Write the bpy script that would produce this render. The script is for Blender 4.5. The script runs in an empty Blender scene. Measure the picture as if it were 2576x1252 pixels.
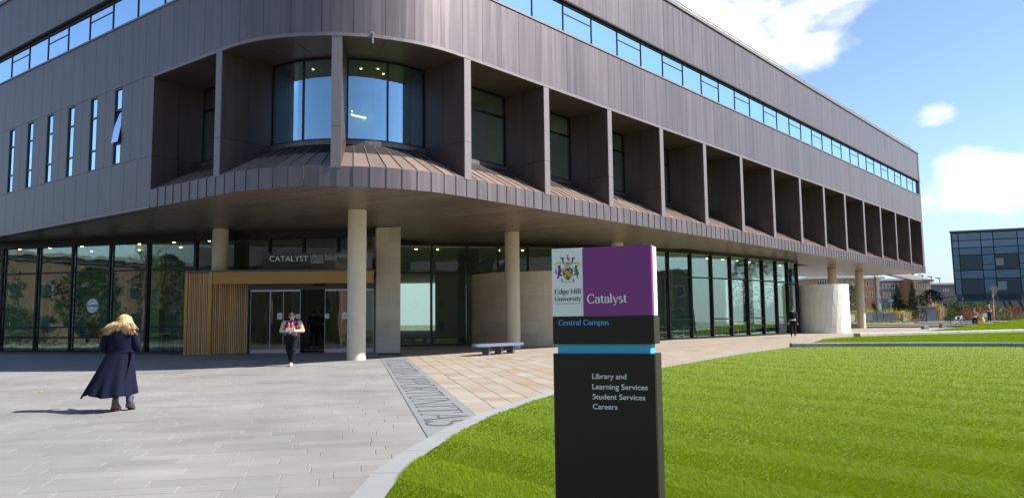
import bpy, math, random
import numpy as np
from mathutils import Matrix, Vector
random.seed(7); rng = np.random.default_rng(7)
sc = bpy.context.scene
COL = sc.collection
R = math.radians
# ------------------------------------------------------------------ camera
EYE = 1.583; PITCH = R(5.5); ROLL = R(-0.64); FPX = 1955.0; CX, CY = 1288.0, 626.0
cam_d = bpy.data.cameras.new('camera'); cam = bpy.data.objects.new('camera', cam_d); COL.objects.link(cam)
cam_d.sensor_width = 36; cam_d.lens = 36 * FPX / 2576; cam_d.clip_start = .05; cam_d.clip_end = 3000
cam.matrix_world = Matrix.Translation((0, 0, EYE)) @ Matrix.Rotation(math.pi/2 + PITCH, 4, 'X') @ Matrix.Rotation(ROLL, 4, 'Z')
sc.camera = cam
# ------------------------------------------------------------------ sun, sky, exposure
SUN_EL, SUN_AZ = R(42), R(-2)                     # azimuth measured from +x towards +y
sv = Vector((math.cos(SUN_EL)*math.cos(SUN_AZ), math.cos(SUN_EL)*math.sin(SUN_AZ), math.sin(SUN_EL)))
sl = bpy.data.lights.new('sun', 'SUN'); sl.energy = 5.0; sl.angle = R(.53); sl.color = (1, .95, .87)
so = bpy.data.objects.new('sun', sl); COL.objects.link(so); so.rotation_euler = sv.to_track_quat('Z', 'Y').to_euler()
sc.view_settings.view_transform = 'Standard'; sc.view_settings.look = 'None'
sc.view_settings.exposure = 1.06; sc.view_settings.gamma = 1; sc.view_settings.use_curve_mapping = False
def ray(u, v):                                    # photograph pixel (2576 wide) -> direction
    a, b = u - CX, CY - v; c, s = math.cos(ROLL), math.sin(ROLL); a, b = a*c - b*s, a*s + b*c
    return Vector((a, FPX*math.cos(PITCH) - b*math.sin(PITCH), FPX*math.sin(PITCH) + b*math.cos(PITCH)))
w = bpy.data.worlds.new('World'); sc.world = w; w.use_nodes = True
nt = w.node_tree; N = nt.nodes; LK = nt.links; N.clear()
def nd(tree, t, **k):
    n = tree.nodes.new(t)
    for a, b in k.items():
        if a == 'inp':
            for i, val in b.items(): n.inputs[i].default_value = val
        else: setattr(n, a, b)
    return n
def mth(tree, op, a, b=None, c=None, clamp=False):
    n = tree.nodes.new('ShaderNodeMath'); n.operation = op; n.use_clamp = clamp
    for i, x in enumerate((a, b, c)):
        if x is None: continue
        if isinstance(x, (int, float)): n.inputs[i].default_value = x
        else: tree.links.new(x, n.inputs[i])
    return n.outputs[0]
sky = nd(nt, 'ShaderNodeTexSky', sky_type='NISHITA', sun_disc=False, sun_elevation=SUN_EL, sun_rotation=math.pi/2 - SUN_AZ,
         altitude=50, air_density=1.0, dust_density=.2, ozone_density=2.2)
bg = nd(nt, 'ShaderNodeBackground', inp={1: .092}); LK.new(sky.outputs[0], bg.inputs[0])
tc = nd(nt, 'ShaderNodeTexCoord'); sp = nd(nt, 'ShaderNodeSeparateXYZ'); LK.new(tc.outputs['Generated'], sp.inputs[0])
az = mth(nt, 'ARCTAN2', sp.outputs[0], sp.outputs[1]); el = mth(nt, 'ARCSINE', sp.outputs[2])
# clouds: a drifting field over the whole dome, with three banks where the photograph shows them
den = mth(nt, 'ADD', sp.outputs[2], .22); cx_ = mth(nt, 'DIVIDE', sp.outputs[0], den); cy_ = mth(nt, 'DIVIDE', sp.outputs[1], den)
cv = nd(nt, 'ShaderNodeCombineXYZ'); LK.new(cx_, cv.inputs[0]); LK.new(cy_, cv.inputs[1])
big = nd(nt, 'ShaderNodeTexNoise', inp={'Scale': 1.1, 'Detail': 3, 'Roughness': .5}); LK.new(cv.outputs[0], big.inputs['Vector'])
cb = nd(nt, 'ShaderNodeCombineXYZ'); LK.new(az, cb.inputs[0]); LK.new(mth(nt, 'MULTIPLY', el, 1.6), cb.inputs[1])
fine = nd(nt, 'ShaderNodeTexNoise', inp={'Scale': 9.0, 'Detail': 9, 'Roughness': .56, 'Distortion': .25}); LK.new(cb.outputs[0], fine.inputs['Vector'])
dens = mth(nt, 'MULTIPLY', mth(nt, 'SUBTRACT', big.outputs[0], .70), 5.0)
for (u, v, wu, wv, gain) in ((1905, 30, 330, 92, 1.0), (1985, 120, 240, 75, .62), (1700, 90, 320, 150, .9), (2470, 462, 175, 84, 1.0), (2345, 290, 78, 40, .55)):
    d = ray(u, v); a0 = math.atan2(d.x, d.y); e0 = math.asin(d.z/d.length); k = 1/2050
    q = mth(nt, 'ADD', mth(nt, 'POWER', mth(nt, 'ABSOLUTE', mth(nt, 'DIVIDE', mth(nt, 'SUBTRACT', az, a0), wu*k)), 2),
            mth(nt, 'POWER', mth(nt, 'ABSOLUTE', mth(nt, 'DIVIDE', mth(nt, 'SUBTRACT', el, e0), wv*k)), 2))
    dens = mth(nt, 'MAXIMUM', dens, mth(nt, 'SUBTRACT', gain, q))
dens = mth(nt, 'MAXIMUM', dens, -2.0)
dens = mth(nt, 'ADD', dens, mth(nt, 'MULTIPLY', mth(nt, 'SUBTRACT', fine.outputs[0], .5), 3.4))
cm = nd(nt, 'ShaderNodeMapRange', interpolation_type='SMOOTHSTEP', inp={1: .05, 2: 1.15, 3: 0, 4: .96}); LK.new(dens, cm.inputs[0])
hz = nd(nt, 'ShaderNodeMapRange', interpolation_type='SMOOTHSTEP', inp={1: -.02, 2: .22, 3: .85, 4: 0}); LK.new(sp.outputs[2], hz.inputs[0])
bgh = nd(nt, 'ShaderNodeBackground', inp={0: (.70, .86, 1.0, 1), 1: .43}); mh = nd(nt, 'ShaderNodeMixShader'); LK.new(hz.outputs[0], mh.inputs[0]); LK.new(bg.outputs[0], mh.inputs[1]); LK.new(bgh.outputs[0], mh.inputs[2])
mx = nd(nt, 'ShaderNodeMixShader'); bgc = nd(nt, 'ShaderNodeBackground', inp={0: (1, .985, .97, 1), 1: .72})
LK.new(cm.outputs[0], mx.inputs[0]); LK.new(mh.outputs[0], mx.inputs[1]); LK.new(bgc.outputs[0], mx.inputs[2])
wo = nd(nt, 'ShaderNodeOutputWorld'); LK.new(mx.outputs[0], wo.inputs[0])

# ------------------------------------------------------------------ ground and pixel helpers
GY, GX = .0146, -.0019
def gz(x, y):
    return GY*max(-25, min(y, 90)) + GX*max(-40, min(x, 40))
def atg(u, v, dz=0):
    d = ray(u, v); t = (dz-EYE)/(d.z - GY*d.y - GX*d.x); return Vector((d.x*t, d.y*t, EYE + d.z*t))
def aty(u, v, y):
    d = ray(u, v); t = y/d.y; return Vector((d.x*t, y, EYE + d.z*t))
def atz(u, v, z):
    d = ray(u, v); t = (z-EYE)/d.z; return Vector((d.x*t, d.y*t, z))
# ------------------------------------------------------------------ mesh builder
class MB:
    def __init__(s): s.v = []; s.f = []; s.m = []; s.r = []; s.cm = 0; s.cr = .5
    def face(s, idx): s.f.append(tuple(idx)); s.m.append(s.cm); s.r.append(s.cr)
    def poly(s, pts):
        b = len(s.v); s.v += [tuple(p) for p in pts]; s.face(range(b, b+len(pts)))
    def hexa(s, p):                                # p: 4 bottom (ccw) + 4 top
        b = len(s.v); s.v += [tuple(q) for q in p]
        for q in ((3,2,1,0), (4,5,6,7), (0,1,5,4), (1,2,6,5), (2,3,7,6), (3,0,4,7)): s.face([b+i for i in q])
    def box(s, c, sz, rz=0, M=None):
        hx, hy, hz = sz[0]/2, sz[1]/2, sz[2]/2; co, si = math.cos(rz), math.sin(rz); p = []
        for z in (-hz, hz):
            for x, y in ((-hx,-hy), (hx,-hy), (hx,hy), (-hx,hy)):
                q = Vector((x, y, z))
                q = (M @ q) if M else Vector((x*co-y*si, x*si+y*co, z))
                p.append(q + Vector(c))
        s.hexa(p)
    def beam(s, a, b, wd, ht, up=(0,0,1)):
        a, b = Vector(a), Vector(b); d = (b-a).normalized(); u = Vector(up)
        if abs(d.dot(u)) > .98: u = Vector((0,1,0))
        x = d.cross(u).normalized()*wd/2; y = x.cross(d).normalized()*ht/2
        s.hexa([a-x-y, a+x-y, b+x-y, b-x-y, a-x+y, a+x+y, b+x+y, b-x+y])
    def prism(s, pts, z0, z1):
        n = len(pts); b = len(s.v); f0 = z0 if callable(z0) else (lambda x, y: z0); f1 = z1 if callable(z1) else (lambda x, y: z1)
        s.v += [(p[0], p[1], f0(p[0], p[1])) for p in pts] + [(p[0], p[1], f1(p[0], p[1])) for p in pts]
        s.face([b+i for i in range(n)][::-1]); s.face([b+n+i for i in range(n)])
        for i in range(n): j = (i+1) % n; s.face((b+i, b+j, b+n+j, b+n+i))
    def tube(s, pts, rad, n=8, cap=True):
        pts = [Vector(p) for p in pts]; b0 = len(s.v); k = len(pts)
        if not hasattr(rad, '__len__'): rad = [rad]*k
        ref = None
        for i, p in enumerate(pts):
            d = (pts[min(i+1, k-1)] - pts[max(i-1, 0)]).normalized()
            if ref is None:
                ref = Vector((0,0,1)) if abs(d.z) < .9 else Vector((1,0,0))
            x = d.cross(ref).normalized(); y = x.cross(d).normalized(); ref = y
            rr = rad[i]; ra, rb = rr if hasattr(rr, '__len__') else (rr, rr)
            for j in range(n):
                a = 2*math.pi*j/n; s.v.append(tuple(p + x*ra*math.cos(a) + y*rb*math.sin(a)))
        for i in range(k-1):
            for j in range(n):
                j2 = (j+1) % n; s.face((b0+i*n+j, b0+i*n+j2, b0+(i+1)*n+j2, b0+(i+1)*n+j))
        if cap: s.face([b0+j for j in range(n)][::-1]); s.face([b0+(k-1)*n+j for j in range(n)])
    def lathe(s, prof, c=(0,0,0), n=24, a0=0, a1=2*math.pi):
        b0 = len(s.v); full = abs(a1-a0-2*math.pi) < 1e-6; m = n if full else n+1
        for r_, z in prof:
            for j in range(m):
                a = a0 + (a1-a0)*j/n; s.v.append((c[0]+r_*math.cos(a), c[1]+r_*math.sin(a), c[2]+z))
        for i in range(len(prof)-1):
            for j in range(n):
                j2 = (j+1) % m; s.face((b0+i*m+j, b0+i*m+j2, b0+(i+1)*m+j2, b0+(i+1)*m+j))
    def ball(s, c, r_, nu=12, nv=8):
        rx, ry, rz = r_ if hasattr(r_, '__len__') else (r_,)*3; b0 = len(s.v)
        for i in range(nv+1):
            t = math.pi*i/nv
            for j in range(nu):
                a = 2*math.pi*j/nu; s.v.append((c[0]+rx*math.sin(t)*math.cos(a), c[1]+ry*math.sin(t)*math.sin(a), c[2]-rz*math.cos(t)))
        for i in range(nv):
            for j in range(nu):
                j2 = (j+1) % nu; s.face((b0+i*nu+j, b0+i*nu+j2, b0+(i+1)*nu+j2, b0+(i+1)*nu+j))
    def mesh(s, name, mats, smooth=False):
        me = bpy.data.meshes.new(name); me.from_pydata(s.v, [], s.f)
        for m in (mats if isinstance(mats, (list, tuple)) else [mats]): me.materials.append(m)
        if any(s.m): me.polygons.foreach_set('material_index', s.m)
        at = me.attributes.new('rnd', 'FLOAT', 'FACE'); at.data.foreach_set('value', s.r)
        if smooth: me.polygons.foreach_set('use_smooth', [True]*len(s.f))
        me.update(); return me
WOFF = {}                                          # world position of each object's origin
def link(name, me, parent=None, loc=None):
    o = bpy.data.objects.new(name, me); COL.objects.link(o)
    if parent is not None:
        o.parent = parent; po = WOFF[parent.name]
        o.location = (Vector(loc) if loc is not None else Vector((0,0,0))) - po
    elif loc is not None: o.location = loc
    WOFF[o.name] = Vector(loc) if loc is not None else Vector((0,0,0))
    return o
def build(name, mb, mats, parent=None, smooth=False, auto=None, kind=None):
    me = mb.mesh(name, mats, smooth); o = link(name, me, parent)
    if smooth and auto: me.set_sharp_from_angle(angle=R(auto))
    if kind: o['kind'] = kind
    return o
def tag(o, label, cat, group=None):
    o['label'] = label; o['category'] = cat
    if group: o['group'] = group
    return o
def thing(name, loc, label, cat, group=None):
    return tag(link(name, None, None, loc), label, cat, group)
def copy_tree(o, parent=None):
    c = o.copy(); COL.objects.link(c)
    if parent is not None: c.parent = parent
    WOFF[c.name] = Vector(WOFF[o.name])
    for ch in list(o.children): copy_tree(ch, c)
    return c
# ------------------------------------------------------------------ materials
def mat(name, col, rough=.6, metal=0, var=.0, vscale=3.0, bump=0, bscale=30, obj=.0, streak=None, spec=.5, col2=None, rndvar=0, coat=0, stretch=None):
    m = bpy.data.materials.new(name); m.use_nodes = True; t = m.node_tree; b = t.nodes['Principled BSDF']
    b.inputs['Roughness'].default_value = rough; b.inputs['Metallic'].default_value = metal; b.inputs['Specular IOR Level'].default_value = spec
    b.inputs['Coat Weight'].default_value = coat
    c4 = tuple(col) + (1,)
    g = nd(t, 'ShaderNodeNewGeometry'); src = None; vec = g.outputs['Position']
    if stretch:
        mp = nd(t, 'ShaderNodeVectorMath', operation='MULTIPLY', inp={1: stretch}); t.links.new(vec, mp.inputs[0]); vec = mp.outputs[0]
    val = None
    def addv(x):
        nonlocal val
        val = x if val is None else mth(t, 'ADD', val, x)
    if var:
        n1 = nd(t, 'ShaderNodeTexNoise', inp={'Scale': vscale, 'Detail': 6, 'Roughness': .6}); t.links.new(vec, n1.inputs['Vector'])
        addv(mth(t, 'MULTIPLY', mth(t, 'SUBTRACT', n1.outputs[0], .5), var*4))
    if streak:
        mp = nd(t, 'ShaderNodeVectorMath', operation='MULTIPLY', inp={1: streak}); t.links.new(g.outputs['Position'], mp.inputs[0])
        n2 = nd(t, 'ShaderNodeTexNoise', inp={'Scale': 1, 'Detail': 7, 'Roughness': .62}); t.links.new(mp.outputs[0], n2.inputs['Vector'])
        addv(mth(t, 'MULTIPLY', mth(t, 'SUBTRACT', n2.outputs[0], .5), .9))
    if obj:
        oi = nd(t, 'ShaderNodeObjectInfo'); addv(mth(t, 'MULTIPLY', mth(t, 'SUBTRACT', oi.outputs['Random'], .5), obj*2))
    if rndvar:
        a = nd(t, 'ShaderNodeAttribute', attribute_name='rnd'); addv(mth(t, 'MULTIPLY', mth(t, 'SUBTRACT', a.outputs['Fac'], .5), rndvar*2))
    if val is not None:
        if col2 is not None:
            mxn = nd(t, 'ShaderNodeMix', data_type='RGBA'); mxn.inputs[6].default_value = c4; mxn.inputs[7].default_value = tuple(col2)+(1,)
            t.links.new(mth(t, 'ADD', val, .5, clamp=True), mxn.inputs[0]); t.links.new(mxn.outputs[2], b.inputs['Base Color'])
        else:
            hs = nd(t, 'ShaderNodeHueSaturation', inp={'Color': c4}); t.links.new(mth(t, 'MAXIMUM', mth(t, 'ADD', val, 1.0), .2), hs.inputs['Value'])
            t.links.new(hs.outputs[0], b.inputs['Base Color'])
        if rough > .15:
            t.links.new(mth(t, 'ADD', mth(t, 'MULTIPLY', val, .25), rough, clamp=True), b.inputs['Roughness'])
    else: b.inputs['Base Color'].default_value = c4
    if bump:
        n3 = nd(t, 'ShaderNodeTexNoise', inp={'Scale': bscale, 'Detail': 5, 'Roughness': .6}); t.links.new(vec, n3.inputs['Vector'])
        bp = nd(t, 'ShaderNodeBump', inp={'Strength': bump, 'Distance': .02}); t.links.new(n3.outputs[0], bp.inputs['Height']); t.links.new(bp.outputs[0], b.inputs['Normal'])
    return m
def glass(name, tint, base, gain, wob=.02, rough=0.0, gcol=(.92, .97, 1)):
    m = bpy.data.materials.new(name); m.use_nodes = True; t = m.node_tree; t.nodes.clear()
    o = nd(t, 'ShaderNodeOutputMaterial'); mix = nd(t, 'ShaderNodeMixShader'); tr = nd(t, 'ShaderNodeBsdfTransparent', inp={0: tuple(tint)+(1,)})
    gl = nd(t, 'ShaderNodeBsdfGlossy', inp={'Roughness': rough, 0: tuple(gcol)+(1,)}); fr = nd(t, 'ShaderNodeFresnel', inp={0: 1.5})
    t.links.new(mth(t, 'ADD', mth(t, 'MULTIPLY', fr.outputs[0], gain), base, clamp=True), mix.inputs[0])
    g = nd(t, 'ShaderNodeNewGeometry'); n = nd(t, 'ShaderNodeTexNoise', inp={'Scale': .9, 'Detail': 2}); t.links.new(g.outputs['Position'], n.inputs['Vector'])
    bp = nd(t, 'ShaderNodeBump', inp={'Strength': wob, 'Distance': .3}); t.links.new(n.outputs[0], bp.inputs['Height']); t.links.new(bp.outputs[0], gl.inputs['Normal'])
    t.links.new(tr.outputs[0], mix.inputs[1]); t.links.new(gl.outputs[0], mix.inputs[2]); t.links.new(mix.outputs[0], o.inputs[0])
    return m
def emis(name, col, s):
    m = bpy.data.materials.new(name); m.use_nodes = True; b = m.node_tree.nodes['Principled BSDF']
    b.inputs['Emission Color'].default_value = tuple(col)+(1,); b.inputs['Emission Strength'].default_value = s; b.inputs['Base Color'].default_value = (.8, .8, .8, 1); return m
def leafmat(name, c1, c2, trans=.35, spec=.3):
    m = bpy.data.materials.new(name); m.use_nodes = True; t = m.node_tree; b = t.nodes['Principled BSDF']; o = t.nodes['Material Output']
    a = nd(t, 'ShaderNodeAttribute', attribute_name='rnd'); mxn = nd(t, 'ShaderNodeMix', data_type='RGBA')
    mxn.inputs[6].default_value = tuple(c1)+(1,); mxn.inputs[7].default_value = tuple(c2)+(1,); t.links.new(a.outputs['Fac'], mxn.inputs[0])
    t.links.new(mxn.outputs[2], b.inputs['Base Color']); b.inputs['Roughness'].default_value = .55; b.inputs['Specular IOR Level'].default_value = spec
    tl = nd(t, 'ShaderNodeBsdfTranslucent'); t.links.new(mxn.outputs[2], tl.inputs[0]); ms = nd(t, 'ShaderNodeMixShader', inp={0: trans})
    t.links.new(b.outputs[0], ms.inputs[1]); t.links.new(tl.outputs[0], ms.inputs[2]); t.links.new(ms.outputs[0], o.inputs[0]); return m
M = {}
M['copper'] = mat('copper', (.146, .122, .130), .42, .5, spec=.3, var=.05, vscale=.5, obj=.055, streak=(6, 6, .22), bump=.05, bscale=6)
M['copper_shaded'] = mat('copper_shaded', (.070, .050, .048), .45, .15, var=.05, vscale=1.2, obj=.10, streak=(5, 5, .3))  # darker copper copy, the shade of the recesses is put into its colour
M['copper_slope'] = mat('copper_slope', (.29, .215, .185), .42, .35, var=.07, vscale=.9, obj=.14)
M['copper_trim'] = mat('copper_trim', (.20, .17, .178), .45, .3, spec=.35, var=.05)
M['joint'] = mat('joint', (.012, .011, .012), .8)
M['soffit'] = mat('soffit', (.21, .165, .135), .36, .3, obj=.10, var=.04, rndvar=.1)
M['frame'] = mat('frame', (.012, .013, .015), .4, .3)
M['glass'] = glass('glass', (.78, .87, .82), .012, .60, .008)
M['glass_hi'] = glass('glass_hi', (.84, .88, .90), .20, .8, .010, gcol=(.62, .80, 1))
M['glass_bay'] = glass('glass_bay', (.55, .68, .58), .40, .7, .010, gcol=(.55, .76, 1))
M['stone'] = mat('stone', (.60, .52, .41), .8, var=.06, vscale=2.5, obj=.10, bump=.15, bscale=60)
M['stone_pale'] = mat('stone_pale', (.74, .70, .62), .8, var=.04, vscale=2.0, obj=.03, bump=.12, bscale=60)
M['bronze'] = mat('bronze', (.42, .225, .06), .38, .35, var=.03)
M['slat'] = mat('slat', (.72, .42, .19), .5, 0, obj=.25, streak=(30, 30, 1.2))
M['steel'] = mat('steel', (.45, .46, .47), .35, .8)
M['greymetal'] = mat('greymetal', (.10, .105, .115), .45, .3)
M['grey_slab'] = mat('grey_slab', (.214, .207, .197), .72, var=.06, vscale=.8, obj=.05, rndvar=.05, bump=.12, bscale=55, streak=(.45, .45, .45))
M['beige_slab'] = mat('beige_slab', (.275, .20, .135), .78, var=.10, vscale=2.2, obj=.32, rndvar=.32, col2=(.30, .28, .24), bump=.12, bscale=45, stretch=(1, 3, 1))
M['mortar'] = mat('mortar', (.24, .22, .19), .95, var=.1, vscale=6)
M['band'] = mat('band', (.19, .20, .203), .7, var=.06, vscale=2, obj=.04, bump=.08, bscale=60)
M['letter_dark'] = mat('letter_dark', (.07, .073, .076), .6)
M['kerb'] = mat('kerb', (.255, .26, .257), .75, var=.05, vscale=2.0, obj=.08, bump=.2, bscale=120)
M['soil'] = mat('soil', (.15, .20, .015), .95, var=.15, vscale=8, bump=.4, bscale=60)
M['granite'] = mat('granite', (.22, .235, .25), .7, var=.05, obj=.08, bump=.15, bscale=80)
M['paleblock'] = mat('paleblock', (.36, .35, .33), .75, var=.05, obj=.06)
M['black'] = mat('black', (.021, .017, .0145), .5, 0, spec=.3, var=.02, bump=.015, bscale=300)
M['white'] = mat('white', (.84, .85, .86), .4, var=.01)
M['purple'] = mat('purple', (.23, .040, .24), .38, var=.02)
M['blue'] = mat('blue', (.055, .38, .66), .4)
M['bluetext'] = mat('bluetext', (.14, .46, .90), .5)
M['whitetext'] = mat('whitetext', (.85, .85, .87), .5)
M['blacktext'] = mat('blacktext', (.015, .015, .015), .6)
M['navy'] = mat('navy', (.0085, .0098, .025), .9, spec=.12, var=.06, vscale=9, bump=.25, bscale=260)
M['skin'] = mat('skin', (.62, .36, .27), .5)
M['skin2'] = mat('skin2', (.50, .27, .19), .5)
M['blond'] = mat('blond', (.24, .14, .055), .5, var=.1, vscale=14, rndvar=.5, col2=(.66, .49, .25), stretch=(3, 3, .5))
M['brownhair'] = mat('brownhair', (.06, .032, .018), .5, rndvar=.4)
M['blackhair'] = mat('blackhair', (.012, .010, .009), .5)
M['jeans'] = mat('jeans', (.035, .075, .18), .85, var=.1, vscale=20)
M['boot'] = mat('boot', (.115, .022, .020), .25, var=.05, vscale=12, coat=.3)
M['rubber'] = mat('rubber', (.03, .022, .018), .8)
M['blackcloth'] = mat('blackcloth', (.010, .010, .012), .85, spec=.15, var=.1, vscale=10)
M['darkjacket'] = mat('darkjacket', (.022, .026, .042), .75, spec=.2, var=.1, vscale=10)
M['teal'] = mat('teal', (.02, .07, .085), .8); M['tan'] = mat('tan', (.33, .24, .16), .8); M['redcloth'] = mat('redcloth', (.35, .02, .02), .8)
M['yellow'] = mat('yellow', (.75, .42, .02), .6); M['greenshirt'] = mat('greenshirt', (.30, .34, .24), .8)
M['floral'] = None
M['wood'] = mat('wood', (.30, .135, .06), .5, var=.1, vscale=3, obj=.2, stretch=(1, 1, 1))
M['brick'] = mat('brick', (.47, .27, .175), .85, var=.06, vscale=5, rndvar=.0)
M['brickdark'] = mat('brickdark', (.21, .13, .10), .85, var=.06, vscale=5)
M['render_white'] = mat('render_white', (.70, .70, .70), .7, var=.02)
M['greyclad'] = mat('greyclad', (.13, .14, .17), .6, var=.03)
M['tealclad'] = mat('tealclad', (.16, .21, .24), .4, .2, var=.02)
M['rooftile'] = mat('rooftile', (.17, .15, .15), .8, var=.08)
M['blueglass'] = mat('blueglass', (.055, .125, .21), .12, 0, obj=.18, coat=.5)
M['bluedark'] = mat('bluedark', (.012, .030, .055), .3, 0, obj=.2, coat=0)
M['bluepanel'] = mat('bluepanel', (.055, .13, .20), .25, .1, obj=.10)
M['farglass'] = mat('farglass', (.03, .04, .05), .06, 0, obj=.3)
M['lampgrey'] = mat('lampgrey', (.10, .105, .11), .4, .5)
M['bark'] = mat('bark', (.12, .085, .06), .9, var=.1, vscale=20)
M['bark_pale'] = mat('bark_pale', (.30, .23, .15), .9, var=.1, vscale=20)
M['leaf_dark'] = leafmat('leaf_dark', (.012, .030, .010), (.042, .085, .026))
M['leaf_mid'] = leafmat('leaf_mid', (.04, .075, .018), (.13, .17, .05))
M['leaf_yellow'] = leafmat('leaf_yellow', (.20, .20, .03), (.50, .42, .06))
M['leaf_red'] = leafmat('leaf_red', (.10, .055, .025), (.36, .07, .035))
M['leaf_brown'] = leafmat('leaf_brown', (.10, .055, .030), (.20, .11, .06))
M['straw'] = leafmat('straw', (.30, .21, .09), (.52, .40, .20))
M['grass'] = leafmat('grass', (.092, .165, .004), (.245, .325, .012), .48, .06)
M['ceil'] = mat('ceil', (.55, .58, .52), .8); M['floor_in'] = mat('floor_in', (.30, .30, .28), .4, var=.05)
M['wall_in'] = mat('wall_in', (.30, .34, .31), .8, var=.08, vscale=.5); M['wall_green'] = mat('wall_green', (.42, .50, .36), .8)
M['blind'] = mat('blind', (.66, .70, .72), .8)
M['lampwarm'] = emis('lampwarm', (1, .62, .20), 14); M['lamptube'] = emis('lamptube', (1, .72, .35), 5)
M['red'] = mat('red', (.62, .05, .04), .35); M['card'] = mat('card', (.36, .37, .33), .7); M['lens'] = mat('lens', (.01, .01, .012), .1)
M['shoe'] = mat('shoe', (.70, .68, .64), .6)
# floral blouse
m = mat('floral', (.03, .03, .09), .8); t = m.node_tree; b = t.nodes['Principled BSDF']
vo = nd(t, 'ShaderNodeTexVoronoi', inp={'Scale': 17.0}); g_ = nd(t, 'ShaderNodeTexCoord'); t.links.new(g_.outputs['Object'], vo.inputs['Vector'])
cr = nd(t, 'ShaderNodeValToRGB'); cr.color_ramp.interpolation = 'CONSTANT'; e = cr.color_ramp.elements
e[0].position = 0; e[0].color = (.018, .018, .075, 1); e[1].position = .45; e[1].color = (.12, .12, .36, 1)
for p_, c_ in ((.60, (.50, .13, .15, 1)), (.74, (.60, .57, .62, 1)), (.86, (.03, .03, .10, 1))): q_ = e.new(p_); q_.color = c_
s_ = nd(t, 'ShaderNodeSeparateColor'); t.links.new(vo.outputs['Color'], s_.inputs[0]); t.links.new(s_.outputs[0], cr.inputs[0]); t.links.new(cr.outputs[0], b.inputs['Base Color'])
M['floral'] = m
# ================================================================== GROUND
def struct(o): o['kind'] = 'structure'; return o
def smooth_line(pts, n=8):                         # Catmull-Rom through 2-D points
    P = [Vector((p[0], p[1])) for p in pts]; P = [P[0]*2-P[1]] + P + [P[-1]*2-P[-2]]; out = []
    for i in range(1, len(P)-2):
        for k in range(n):
            t = k/n; a, b, c, d = P[i-1:i+3]
            out.append(.5*((2*b) + (c-a)*t + (2*a-5*b+4*c-d)*t*t + (3*b-a-3*c+d)*t**3))
    return out + [P[-2]]
mb = MB(); ys = [-400, -120, -60, -25, 0, 30, 60, 90, 150, 400, 1200]; xs = [-900, -200, -40, 0, 40, 200, 900]
for y in ys:
    for x in xs: mb.v.append((x, y, gz(x, y) - .06))
for j in range(len(ys)-1):
    for i in range(len(xs)-1): a = j*len(xs)+i; mb.face((a, a+1, a+1+len(xs), a+len(xs)))
struct(build('ground', mb, mat('earth', (.13, .14, .07), .95, var=.12, vscale=.3)))
# paving frame: p runs along the grey courses, q across them
TH = R(11.5); PX, PY = math.cos(TH), math.sin(TH)
def pq(p, q): return (p*PX - q*PY, p*PY + q*PX)
def topq(x, y): return (x*PX + y*PY, -x*PY + y*PX)
BP0, BP1 = .93, 1.865
# lawn edge (inside of the kerb) and kerb outside
lawn_in = smooth_line([(-.55, .2), (-.86, 2.2), (-1.03, 4.2), (-1.11, 6.0), (-1.11, 6.96), (-1.09, 8.0), (-.97, 8.98), (-.79, 9.98), (-.57, 11.1), (-.25, 12.26), (.12, 13.33), (.75, 14.95), (2.2, 18.2), (3.96, 21.4), (5.99, 24.7), (8.24, 28.2), (10.4, 31.2), (11.6, 32.9)], 8)
nrm_ = []
for i, p in enumerate(lawn_in):
    d = (lawn_in[min(i+1, len(lawn_in)-1)] - lawn_in[max(i-1, 0)]).normalized(); nrm_.append(Vector((-d.y, d.x)))
def kerb_w(y): return .31 if y < 10 else (.31 - .12*min(1, (y-10)/12))
lawn_out = [p + n*kerb_w(p.y) for p, n in zip(lawn_in, nrm_)]
wall1 = smooth_line([(11.7, 33.0), (14.5, 33.0), (17.5, 32.5), (20.5, 31.6), (24, 30.0), (28, 27.5), (32, 24)], 8)
lawn_poly = lawn_in + wall1[1:] + [Vector((33, 10)), Vector((30, -6)), Vector((6, -8)), Vector((0, -5))]
def inside(poly, x, y):
    c = False; n = len(poly); j = n-1
    for i in range(n):
        xi, yi, xj, yj = poly[i].x, poly[i].y, poly[j].x, poly[j].y
        if (yi > y) != (yj > y) and x < (xj-xi)*(y-yi)/(yj-yi) + xi: c = not c
        j = i
    return c
def screen(x, y, z):                               # used only to pick which pieces are big enough to be objects
    z -= EYE; Y = y*math.cos(PITCH) + z*math.sin(PITCH)
    if Y < .3: return None
    return CX + FPX*x/Y, CY - FPX*(-y*math.sin(PITCH) + z*math.cos(PITCH))/Y
GLZ = [(-31, 38.1), (-13.6, 33.35), (-11.2, 33.35), (-5.4, 32.85), (-5.62, 37.9), (-2.3, 38.9), (2.1, 39.9), (5, 41.2), (8, 42.8), (11, 45), (13.8, 47.3), (16.5, 49.9), (18.4, 51.8), (19.6, 53.4), (20.3, 55.3), (20.6, 57.5), (20.8, 72)]
inner_poly = [Vector(p) for p in GLZ] + [Vector((-45, 72)), Vector((-45, 45))]
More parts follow.
